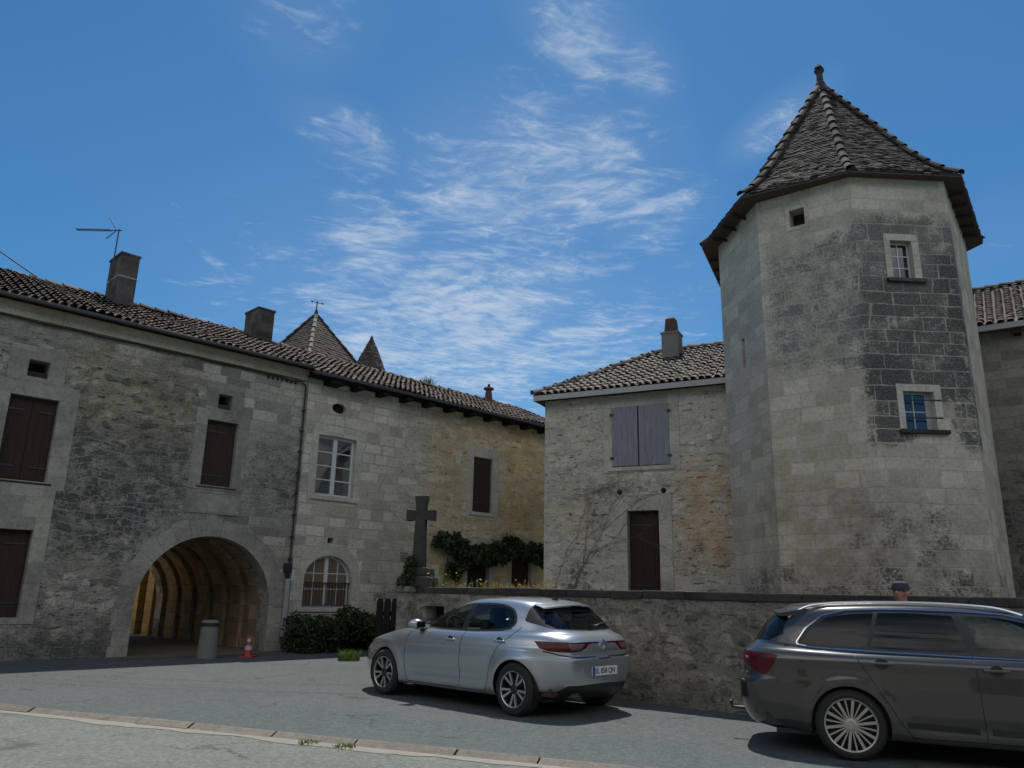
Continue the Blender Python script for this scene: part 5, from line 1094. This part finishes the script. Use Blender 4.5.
dF = [(2.16, .24), (2.20, .5), (2.22, .80), (2.12, .96), (1.6, 1.30), (1.0, 1.372), (.96, 1.2), (1.0, .9), (1.02, .24)]; dR = [(1.012, .24), (.99, .9), (.95, 1.2), (.99, 1.372), (.30, 1.355), (.06, 1.29), (-.03, 1.1), (.10, .96), (.30, .82), (.40, .62), (.46, .40), (.52, .24)]
regs = [('door', 'xz', SIDE, smoothpoly(dF, 1), M['silver']), ('door', 'xz', SIDE, smoothpoly(dR, 1), M['silver']), ('window_frame', 'xz', lambda P: (P[..., 1] > .42) & (P[..., 2] > .95), smoothpoly(win, 1), M['trim']),
        ('side_window', 'xz', lambda P: (P[..., 1] > .42) & (P[..., 2] > .95), gf, M['cglass']), ('side_window', 'xz', lambda P: (P[..., 1] > .42) & (P[..., 2] > .95), gr, M['cglass']),
        ('rear_window_surround', 'yz', REAR, [(-.1, 1.03), (.60, 1.05), (.70, 1.13), (.685, 1.22), (.60, 1.325), (.5, 1.365), (-.1, 1.37)], M['trim']), ('rear_window', 'yz', REAR, [(-.1, 1.042), (.56, 1.062), (.615, 1.12), (.575, 1.20), (.51, 1.262), (-.1, 1.272)], M['cglass']),
        ('windscreen', 'yz', lambda P: P[..., 0] > 1.3, [(-.1, 1.02), (.66, 1.02), (.70, 1.05), (.62, 1.2), (.50, 1.345), (-.1, 1.36)], M['cglass']),
        ('tail_light', 'wz', lambda P: P[..., 0] < .05, [(.34, .84), (.42, .80), (.62, .79), (.86, .800), (1.0, .835), (1.06, .915), (.9, .915), (.5, .912), (.20, .912), (.20, .892), (.28, .885)], M['lamp_red']),
        ('tail_light_lens', 'wz', lambda P: P[..., 0] < .05, [(.43, .825), (.58, .815), (.62, .895), (.34, .893)], M['lamp_clear']), ('tail_light_strip', 'wz', lambda P: P[..., 0] < .05, [(.08, .911), (.08, .893), (.20, .892), (.20, .912)], M['lamp_red']),
        ('diffuser', 'wz', lambda P: P[..., 0] < -.1, [(-.1, .1), (1.36, .1), (1.34, .315), (.74, .325), (.62, .40), (-.1, .415)], M['trim']), ('fog_reflector', 'wz', lambda P: P[..., 0] < -.2, [(.70, .255), (.90, .255), (.90, .312), (.70, .312)], M['lamp_bright']),
        ('headlight', 'xz', lambda P: P[..., 1] > .2, [(3.05, .80), (3.30, .735), (3.50, .64), (3.46, .735), (3.30, .80), (3.1, .83)], M['head_lens']),
        ('arch', 'xz', lambda P: (P[..., 1] > .5), circ(0, .325, .352), None), ('arch', 'xz', lambda P: (P[..., 1] > .5), circ(2.67, .325, .352), None)]
body, ob, bv = make_skin(sc, RS, regs, 340, 170, sculpt_s, M['silver'])
for nm, kids in ob.items():
    for o in kids:
        if nm == 'tail_light_lens' or nm == 'tail_light_strip': pass
for sy in (1, -1):
    for x in (0, 2.67): wheel(sc, x, sy, .322, .222, .795, 'five'); liner(sc, x, sy, .356)
    drs = [o for o in ob['door'] if sum(v.co.y for v in o.data.vertices) * sy > 0]; fd = max(drs, key=lambda o: max(v.co.x for v in o.data.vertices)); rd = min(drs, key=lambda o: max(v.co.x for v in o.data.vertices))
    cl_ = lambda poly: [hitside(bv, x, z_, sy) for x, z_ in dense(poly + poly[:1], 12)]
    seam(fd, 'door_gap', [hitside(bv, x, z_, sy) for x, z_ in dense([(2.12, .94), (2.20, .80), (2.19, .5), (2.15, .25), (1.05, .25)], 14)], .008)
    seam(rd, 'door_gap', [hitside(bv, x, z_, sy) for x, z_ in dense([(.96, 1.0), (1.0, .9), (1.015, .25), (.54, .25), (.47, .40), (.41, .62), (.31, .80), (.12, .96), (.0, 1.07)], 14)], .008)
    handle(fd, bv, 1.22, .862, sy, M['silver']); handle(rd, bv, .28, .888, sy, M['silver'])
    mirror(sc, 1.86, sy * .80, 1.02, sy, M['silver'])
    seam(body, 'window_trim', [hitside(bv, x, z_, sy) for x, z_ in dense([(2.02, .984), (1.4, .976), (.8, .985), (.34, 1.012), (.16, 1.048)], 10)], .016, M['trim'])
def rearpts(pts, n=10): return [hitrear(bv, y_, z_) for y_, z_ in dense(pts, n)]
seam(body, 'tailgate_gap', rearpts([(-.80, .80), (-.70, .76), (-.55, .735), (-.14, .728), (-.10, .712), (.10, .712), (.14, .728), (.55, .735), (.70, .76), (.80, .80)]), .016)
# roof spoiler lip
mb = MB(); ys = np.linspace(-.56, .56, 15); top, lo = [], []
for y_ in ys: q = 1 - .10 * (y_ / .56) ** 2; top.append((-.06 + .0, y_, 1.388 * q + .139 - .139 * q + (0)) if False else (-.02, y_, 1.396 - .035 * (y_ / .56) ** 2)); lo.append((-.30 + .10 * (y_ / .56) ** 4, y_, 1.352 - .035 * (y_ / .56) ** 2))
for i in range(14): mb.face([top[i], top[i + 1], lo[i + 1], lo[i]]); mb.face([(lo[i][0], lo[i][1], lo[i][2] - .018), (lo[i + 1][0], lo[i + 1][1], lo[i + 1][2] - .018), (top[i + 1][0], top[i + 1][1], top[i + 1][2] - .05), (top[i][0], top[i][1], top[i][2] - .05)]); mb.face([lo[i], lo[i + 1], (lo[i + 1][0], lo[i + 1][1], lo[i + 1][2] - .018), (lo[i][0], lo[i][1], lo[i][2] - .018)])
mb.build('roof_spoiler', M['silver'], sc, smooth=30)
mb = MB(); mb.box((-.30, 0, 1.342), (.012, .22, .012)); mb.build('brake_light', M['lamp_red'], sc)
def text(parent, s_, size, mat, T, name='lettering', bold=.0):
    cu = bpy.data.curves.new(name, 'FONT'); cu.body = s_; cu.size = size; cu.align_x = 'CENTER'; cu.align_y = 'CENTER'; cu.extrude = .0008; cu.offset = bold; tmp = bpy.data.objects.new(name + '_tmp', cu); COL.objects.link(tmp)
    dg = bpy.context.evaluated_depsgraph_get(); me = bpy.data.meshes.new_from_object(tmp.evaluated_get(dg)); bpy.data.objects.remove(tmp); me.materials.clear(); me.materials.append(mat); me.transform(T); o = bpy.data.objects.new(name, me); COL.objects.link(o); o.parent = parent; return o
p, n_ = hitrear(bv, 0, .56); TP = Matrix.Translation((p.x - .012, -.0, .56)) @ Matrix.Rotation(R(-90), 4, 'Z') @ Matrix.Rotation(R(90), 4, 'X') @ Matrix.Rotation(R(0), 4, 'X')
mb = MB(); mb.box((p.x - .004, 0, .56), (.014, .52, .11)); pl_ = mb.build('number_plate', M['plate'], sc, bevel=.004)
mb = MB(); mb.box((p.x - .0125, .236, .56), (.004, .044, .104)); mb.build('plate_band', M['plate_blue'], pl_)
text(pl_, 'EL 858 QN', .088, M['trim'], TP, 'plate_lettering', .0012)
p, n_ = hitrear(bv, 0, .86); mb = MB()
dm = lambda h_, w_: [(0, .862 + h_), (w_, .862), (0, .862 - h_), (-w_, .862)]
T = Matrix.Translation((p.x - .014, 0, 0)) @ Matrix.Rotation(R(-90), 4, 'Z'); mb.prism(dm(.085, .064), -.006, .012, T, holes=[dm(.048, .034)]); mb.build('badge', M['chrome'], sc, bevel=.003)
p, n_ = hitrear(bv, -.02, 1.16); mb = MB(); T = Matrix.Translation((p.x - .02, -.16, 1.085)); mb.tube([(-.01, 0, 0), (-.045, -.02, .0), (-.04, -.12, .03), (.03, -.40, .05)], [.03, .022, .012, .006], 8, T); mb.lathe([(0, -.02), (.05, -.02), (.045, .02), (0, .03)], 14, T); mb.build('rear_wiper', M['trim'], sc, smooth=40)
mb = MB(); mb.tube([(-.74, .48, .27), (-.55, .48, .27)], .045, 16, cap=False); mb.tube([(-.73, .48, .27), (-.55, .48, .27)], .036, 16); mb.build('exhaust_pipe', M['zinc'], sc, smooth=40)
p, n_ = hittop(bv, .10, 0); mb = MB(); mb.add([(p.x + .06, -.018, p.z - .01), (p.x + .06, .018, p.z - .01), (p.x - .07, .022, p.z - .01), (p.x - .07, -.022, p.z - .01), (p.x - .06, -.006, p.z + .05), (p.x - .06, .006, p.z + .05)], [(0, 1, 5, 4), (1, 2, 5), (2, 3, 4, 5), (3, 0, 4)]); mb.build('roof_aerial', M['trim'], sc)
# cabin
mb = MB(); mb.bb(-.5, 2.3, -.74, .74, .26, .36); mb.bb(-.62, -.05, -.60, .60, .36, .90); mb.bb(-.3, 2.3, .70, .76, .36, .93); mb.bb(-.3, 2.3, -.76, -.70, .36, .93); mb.build('cabin_floor', M['cabin'], sc)
mb = MB(); mb.box((2.05, 0, .82), (.5, 1.4, .26)); mb.build('dashboard', M['cabin'], sc, bevel=.06)
for y_ in (.36, -.36): seat(sc, 1.18, y_); seat(sc, .30, y_)
mb = MB(); T = Matrix.Translation((1.66, .36, .97)) @ Matrix.Rotation(R(-66), 4, 'Y'); mb.lathe([(.19 + .016 * math.cos(a), .016 * math.sin(a)) for a in np.linspace(0, 2 * math.pi, 9)[:-1]], 28, T, close=True); mb.box((0, 0, 0), (.34, .05, .02), T); mb.box((0, 0, 0), (.05, .18, .03), T); mb.build('steering_wheel', M['cabin'], sc, smooth=40)
mb = MB(); mb.bb(-.4, 3.2, -.72, .72, .19, .235); mb.build('underbody', M['trim'], sc)

# ---- dark grey estate
DA = math.atan2(KD.y, KD.x); DRt = (3.67, 8.94, 0)
dc = thing('parked_car', 'dark grey estate car with chrome window trim and multi-spoke wheels, at the right edge', 'car', DRt, DA)
RD = [(3.45, -.85, .76, 3.2, 3.6, k_((-.9, .20), (3.4, .20))), (3.55, -.97, .85, 3.2, 4.0, k_((-1, .25), (1, .205), (3.5, .21))), (3.62, -1.04, .885, 3.2, 4.4, k_((-1, .36), (1, .30), (3.5, .30))),
      (3.66, -1.075, .905, 3.2, 4.6, k_((-1, .50), (1, .50), (3.5, .46))), (3.66, -1.08, .908, 3.1, 4.6, k_((-1, .66), (0, .68), (3.5, .60))), (3.62, -1.035, .905, 3.1, 4.6, k_((-1.04, .74), (0, .77), (3.5, .66))),
      (3.55, -1.03, .898, 3.0, 4.6, k_((-1.03, .86), (0, .865), (2.2, .84), (3.5, .73))), (3.45, -1.02, .885, 2.9, 4.4, k_((-1.02, .955), (0, .945), (2.2, .905), (3.45, .78))), (3.40, -.99, .872, 2.9, 4.4, k_((-.99, .985), (0, .965), (2.2, .925), (3.4, .79))),
      (3.2, -.955, .85, 2.9, 4.2, k_((-.955, 1.02), (0, .985), (2.3, .955), (3.2, .85))), (2.80, -.90, .815, 2.6, 4.2, k_((-.90, 1.06), (0, 1.01), (2.0, .98), (2.80, .99))), (2.40, -.78, .755, 2.8, 4.0, k_((-.78, 1.23), (1, 1.2), (2.4, 1.185))),
      (1.98, -.60, .645, 3.2, 4.2, k_((-.60, 1.385), (.7, 1.418), (1.98, 1.372))), (1.86, -.56, .60, 3.2, 4.2, k_((-.56, 1.41), (.7, 1.448), (1.86, 1.405))), (1.65, -.5, .42, 3, 4, k_((-.5, 1.44), (.7, 1.472), (1.65, 1.442))), (1.3, -.2, .16, 3, 3, k_((-.2, 1.465), (.7, 1.485), (1.3, 1.472))), (.8, .1, .004, 3, 3, k_((.1, 1.478), (.8, 1.484)))]
def sculpt_d(G):
    x, y, z_ = G[..., 0], G[..., 1], G[..., 2]; side = y > .45
    for ax in (0, 2.70):
        d_ = np.hypot(x - ax, z_ - .325); y += np.where(side, .020 * np.exp(-((d_ - .37) / .09) ** 2) * (z_ < .82), 0)
    y -= np.where(side & (x > .35) & (x < 2.3), .014 * np.exp(-((z_ - .36) / .06) ** 2) * np.clip((x - .4) / .3, 0, 1), 0)
    y += np.where(side, .012 * np.exp(-((z_ - .905) / .05) ** 2), 0); return G
winD = [(2.44, .985), (2.08, 1.17), (1.76, 1.315), (1.42, 1.382), (1.1, 1.402), (.6, 1.408), (.1, 1.392), (-.17, 1.335), (-.35, 1.20), (-.46, 1.055), (-.3, 1.028), (.3, 1.01), (1.2, .992)]
g1 = [(2.34, 1.0), (2.03, 1.155), (1.74, 1.29), (1.42, 1.352), (1.10, 1.372), (1.20, 1.012)]; g2 = [(1.00, 1.365), (.6, 1.382), (.34, 1.374), (.24, 1.032), (.8, 1.02), (1.10, 1.012)]; g3 = [(.30, 1.372), (.1, 1.362), (-.14, 1.318), (-.30, 1.20), (-.40, 1.075), (-.3, 1.055), (.20, 1.038)]
dF = [(2.2, .24), (2.24, .5), (2.26, .80), (2.30, .95), (1.95, 1.28), (1.5, 1.395), (1.04, 1.425), (1.12, 1.0), (1.16, .24)]; dR = [(1.15, .24), (1.11, 1.0), (1.03, 1.41), (.36, 1.42), (.22, 1.1), (.06, .99), (.18, .80), (.34, .55), (.43, .38), (.52, .24)]
UP = lambda P: (P[..., 1] > .42) & (P[..., 2] > .97)
regs = [('door', 'xz', SIDE, smoothpoly(dF, 1), M['grey_paint']), ('door', 'xz', SIDE, smoothpoly(dR, 1), M['grey_paint']), ('window_frame', 'xz', UP, smoothpoly(winD, 1), M['trim']),
        ('side_window', 'xz', UP, g1, M['cglass']), ('side_window', 'xz', UP, g2, M['cglass_dark']), ('side_window', 'xz', UP, g3, M['cglass_dark']),
        ('rear_window', 'yz', lambda P: (P[..., 0] < -.4) & (P[..., 1] < .72), [(-.1, 1.05), (.62, 1.07), (.66, 1.14), (.56, 1.34), (.5, 1.375), (-.1, 1.38)], M['cglass_dark']),
        ('windscreen', 'yz', lambda P: P[..., 0] > 1.45, [(-.1, 1.02), (.68, 1.02), (.72, 1.05), (.64, 1.2), (.53, 1.37), (-.1, 1.385)], M['cglass']),
        ('tail_light', 'wz', lambda P: P[..., 0] < -.2, [(.36, .955), (.40, .86), (.70, .79), (.80, .735), (.87, .745), (.95, .85), (.98, .93), (.9, .945), (.6, .955)], M['lamp_red']),
        ('headlight', 'xz', lambda P: P[..., 1] > .2, [(3.1, .80), (3.35, .74), (3.56, .64), (3.5, .745), (3.3, .82)], M['head_lens']),
        ('arch', 'xz', lambda P: (P[..., 1] > .5), circ(0, .325, .358), None), ('arch', 'xz', lambda P: (P[..., 1] > .5), circ(2.70, .325, .358), None)]
body, ob, bv = make_skin(dc, RD, regs, 360, 180, sculpt_d, M['grey_paint'])
for sy in (1, -1):
    for x in (0, 2.70): wheel(dc, x, sy, .326, .245, .80, 'multi'); liner(dc, x, sy, .362)
    drs = [o for o in ob['door'] if sum(v.co.y for v in o.data.vertices) * sy > 0]; fd = max(drs, key=lambda o: max(v.co.x for v in o.data.vertices)); rd = min(drs, key=lambda o: max(v.co.x for v in o.data.vertices))
    hs = lambda pts, n=14: [hitside(bv, x, z_, sy) for x, z_ in dense(pts, n)]
    seam(fd, 'door_gap', hs([(2.14, .95), (2.23, .8), (2.22, .5), (2.18, .25), (1.18, .25)]), .009); seam(rd, 'door_gap', hs([(1.04, 1.40), (1.115, 1.0), (1.155, .25), (.54, .25), (.44, .38), (.35, .55), (.19, .80), (.08, .98)]), .009)
    seam(rd, 'sill_moulding', hs([(1.1, .345), (.50, .36)], 20), .05, M['trim'], .003, .006); seam(fd, 'sill_moulding', hs([(2.15, .325), (1.2, .345)], 20), .05, M['trim'], .003, .006)
    handle(fd, bv, 1.29, .885, sy, M['grey_paint'], .22); handle(rd, bv, .32, .905, sy, M['grey_paint'], .22)
    mirror(dc, 2.05, sy * .82, 1.03, sy, M['grey_paint'])
    wp = smoothpoly(winD, 1); low = [p for p in wp]
    cs_ = hs([(2.1, .984), (1.2, .990), (.3, 1.008), (-.3, 1.024), (-.445, 1.046), (-.45, 1.07), (-.355, 1.205), (-.18, 1.338), (.05, 1.392), (.3, 1.404)], 14); seam(body, 'window_chrome', cs_, .011, M['chrome'], .003, .004)
    seam(body, 'roof_chrome', hs([(.3, 1.406), (.6, 1.412), (1.1, 1.406), (1.45, 1.386), (1.78, 1.318)], 14), .012, M['chrome'], .003, .003)
    # roof rail
    rp = []
    for x in np.linspace(-.52, 1.62, 28):
        p, n_ = hittop(bv, x, sy * .575)
        if p is not None: rp.append((x, sy * .575, p.z + .028 * min(1, 4 * min(abs(x + .52), abs(1.62 - x)) + .15)))
    mb = MB(); mb.tube(rp, .014, 8); mb.build('roof_rail', M['chrome'], dc, smooth=40)
# roof spoiler, aerial, tow ball
mb = MB(); top, lo = [], []
for y_ in np.linspace(-.60, .60, 15): top.append((-.34, y_, 1.440 - .04 * (y_ / .6) ** 2)); lo.append((-.68 + .07 * (y_ / .6) ** 4, y_, 1.382 - .035 * (y_ / .6) ** 2))
for i in range(14):
    mb.face([top[i], top[i + 1], lo[i + 1], lo[i]]); l0, l1 = Vector(lo[i]) - Vector((0, 0, .028)), Vector(lo[i + 1]) - Vector((0, 0, .028)); mb.face([lo[i], lo[i + 1], l1, l0]); mb.face([l0, l1, Vector(top[i + 1]) - Vector((0, 0, .07)), Vector(top[i]) - Vector((0, 0, .07))])
for i in (0, 14): mb.face([top[i], lo[i], Vector(lo[i]) - Vector((0, 0, .028)), Vector(top[i]) - Vector((0, 0, .07))])
mb.build('roof_spoiler', M['grey_paint'], dc, smooth=30)
p, n_ = hittop(bv, -.12, 0); mb = MB(); mb.add([(p.x + .05, -.014, p.z - .01), (p.x + .05, .014, p.z - .01), (p.x - .05, .016, p.z - .01), (p.x - .05, -.016, p.z - .01), (p.x - .045, -.005, p.z + .03), (p.x - .045, .005, p.z + .03)], [(0, 1, 5, 4), (1, 2, 5), (2, 3, 4, 5), (3, 0, 4)]); mb.build('roof_aerial', M['trim'], dc)
mb = MB(); mb.tube([(-.95, 0, .31), (-1.12, 0, .31), (-1.20, 0, .315), (-1.21, 0, .34)], [.02, .02, .017, .014], 8); mb.lathe([(.025 * math.sin(a), .365 - .025 * math.cos(a)) for a in np.linspace(0, math.pi, 9)], 14, Matrix.Translation((-1.21, 0, 0))); mb.build('tow_ball', M['zinc'], dc, smooth=50)
mb = MB(); mb.bb(-.8, 2.3, -.74, .74, .26, .36); mb.bb(-.9, -.05, -.66, .66, .36, .88); mb.bb(-.6, 2.3, .70, .77, .36, .93); mb.bb(-.6, 2.3, -.77, -.70, .36, .93); mb.build('cabin_floor', M['cabin'], dc)
mb = MB(); mb.box((2.1, 0, .82), (.5, 1.4, .26)); mb.build('dashboard', M['cabin'], dc, bevel=.06)
for y_ in (.37, -.37): seat(dc, 1.25, y_); seat(dc, .32, y_)
mb = MB(); mb.bb(-.7, 3.3, -.72, .72, .19, .235); mb.build('underbody', M['trim'], dc)

# ------------------------------------------------------------------ person behind the estate car
pz = thing('person', 'ruddy faced person in a dark grey cap, standing behind the dark grey car', 'person', (4.87, 9.93, 0), R(-75))
J = {'pelvis': (0, 0, .92, .14), 'waist': (0, 0, 1.06, .13), 'chest': (0, .01, 1.26, .155), 'neck0': (0, 0, 1.42, .075), 'neck': (0, -.01, 1.49, .058), 'head': (0, -.02, 1.575, .094), 'crown': (0, -.015, 1.66, .082), 'nose': (0, -.105, 1.585, .02)}
for s_, sy in (('l', 1), ('r', -1)):
    J.update({'sh' + s_: (sy * .17, 0, 1.38, .066), 'el' + s_: (sy * .23, .03, 1.12, .046), 'wr' + s_: (sy * .21, -.12, .94, .033), 'ha' + s_: (sy * .20, -.19, .91, .038), 'hi' + s_: (sy * .09, 0, .86, .10), 'kn' + s_: (sy * .10, -.02, .48, .062), 'an' + s_: (sy * .10, .01, .09, .045), 'to' + s_: (sy * .11, -.14, .04, .035)})
    for q in range(4): J['f%d%s' % (q, s_)] = (sy * (.225 - .018 * q), -.235, .893, .010); J['g%d%s' % (q, s_)] = (sy * (.228 - .02 * q), -.275 + .008 * abs(q - 1.5), .868, .008)
    J['th' + s_] = (sy * .160, -.215, .905, .011); J['tt' + s_] = (sy * .150, -.245, .885, .009)
E_ = [('pelvis', 'waist'), ('waist', 'chest'), ('chest', 'neck0'), ('neck0', 'neck'), ('neck', 'head'), ('head', 'crown'), ('head', 'nose')]
for s_ in 'lr':
    E_ += [('chest', 'sh' + s_), ('sh' + s_, 'el' + s_), ('el' + s_, 'wr' + s_), ('wr' + s_, 'ha' + s_), ('pelvis', 'hi' + s_), ('hi' + s_, 'kn' + s_), ('kn' + s_, 'an' + s_), ('an' + s_, 'to' + s_), ('ha' + s_, 'th' + s_), ('th' + s_, 'tt' + s_)]
    for q in range(4): E_ += [('ha' + s_, 'f%d%s' % (q, s_)), ('f%d%s' % (q, s_), 'g%d%s' % (q, s_))]
names = list(J); me = bpy.data.meshes.new('body'); me.from_pydata([J[n][:3] for n in names], [(names.index(a), names.index(b)) for a, b in E_], [])
tmp = bpy.data.objects.new('body_tmp', me); COL.objects.link(tmp); tmp.modifiers.new('s', 'SKIN'); md = tmp.modifiers.new('d', 'SUBSURF'); md.levels = md.render_levels = 2
for i, n in enumerate(names): me.skin_vertices[0].data[i].radius = (J[n][3],) * 2
me.skin_vertices[0].data[0].use_root = True
dg = bpy.context.evaluated_depsgraph_get(); bme = bpy.data.meshes.new_from_object(tmp.evaluated_get(dg)); bpy.data.objects.remove(tmp)
bme.materials.clear(); [bme.materials.append(q) for q in (plain('ruddy skin', (.36, .16, .12), .55, .15, 20, .1), plain('plum jacket', (.09, .035, .045), .85, .2, 14, .3), plain('navy trousers', (.02, .025, .045), .85, .2, 14, .3), M['trim'])]
for p in bme.polygons:
    c = p.center; p.use_smooth = True; hand = c.y < -.11 and .84 < c.z < 1.0 and abs(c.x) > .13
    p.material_index = 0 if (c.z > 1.475 or hand) else 1 if c.z > .93 or (abs(c.x) > .19 and c.z > .85) else 2 if c.z > .1 else 3
bo_ = bpy.data.objects.new('body', bme); COL.objects.link(bo_); bo_.parent = pz
mb = MB(); T = Matrix.Translation((0, -.015, 1.635)); mb.lathe([(.094, -.01), (.097, .03), (.086, .075), (.05, .098), (0, .102)], 24, T @ Matrix.Scale(1.12, 4, (0, 1, 0)))
mb.prism([(-.08, -.075), (-.065, -.135), (0, -.155), (.065, -.135), (.08, -.075)], 0, .012, T @ Matrix(((1, 0, 0, 0), (0, 0, 1, 0), (0, 1, 0, 0), (0, 0, 0, 1)))); mb.build('cap', plain('dark grey cap', (.04, .045, .055), .9, .2, 20, .2), pz, smooth=40)
for s_ in (-1, 1):
    mb = MB(); mb.lathe([(.011 * math.sin(a), -.011 * math.cos(a)) for a in np.linspace(0, math.pi, 7)], 10, Matrix.Translation((s_ * .034, -.108, 1.605))); mb.build('eye', M['plate'], pz, smooth=True)
    mb = MB(); mb.lathe([(.03 * math.sin(a), -.03 * math.cos(a)) for a in np.linspace(0, math.pi, 7)], 10, Matrix.Translation((s_ * .094, .0, 1.58)) @ Matrix.Scale(.4, 4, (1, 0, 0))); mb.build('ear', bme.materials[0], pz, smooth=True)
mb = MB(); mb.box((0, -.108, 1.535), (.05, .012, .008)); mb.build('mouth', plain('lips', (.25, .08, .07), .6, .1, 20, 0), pz, bevel=.003)
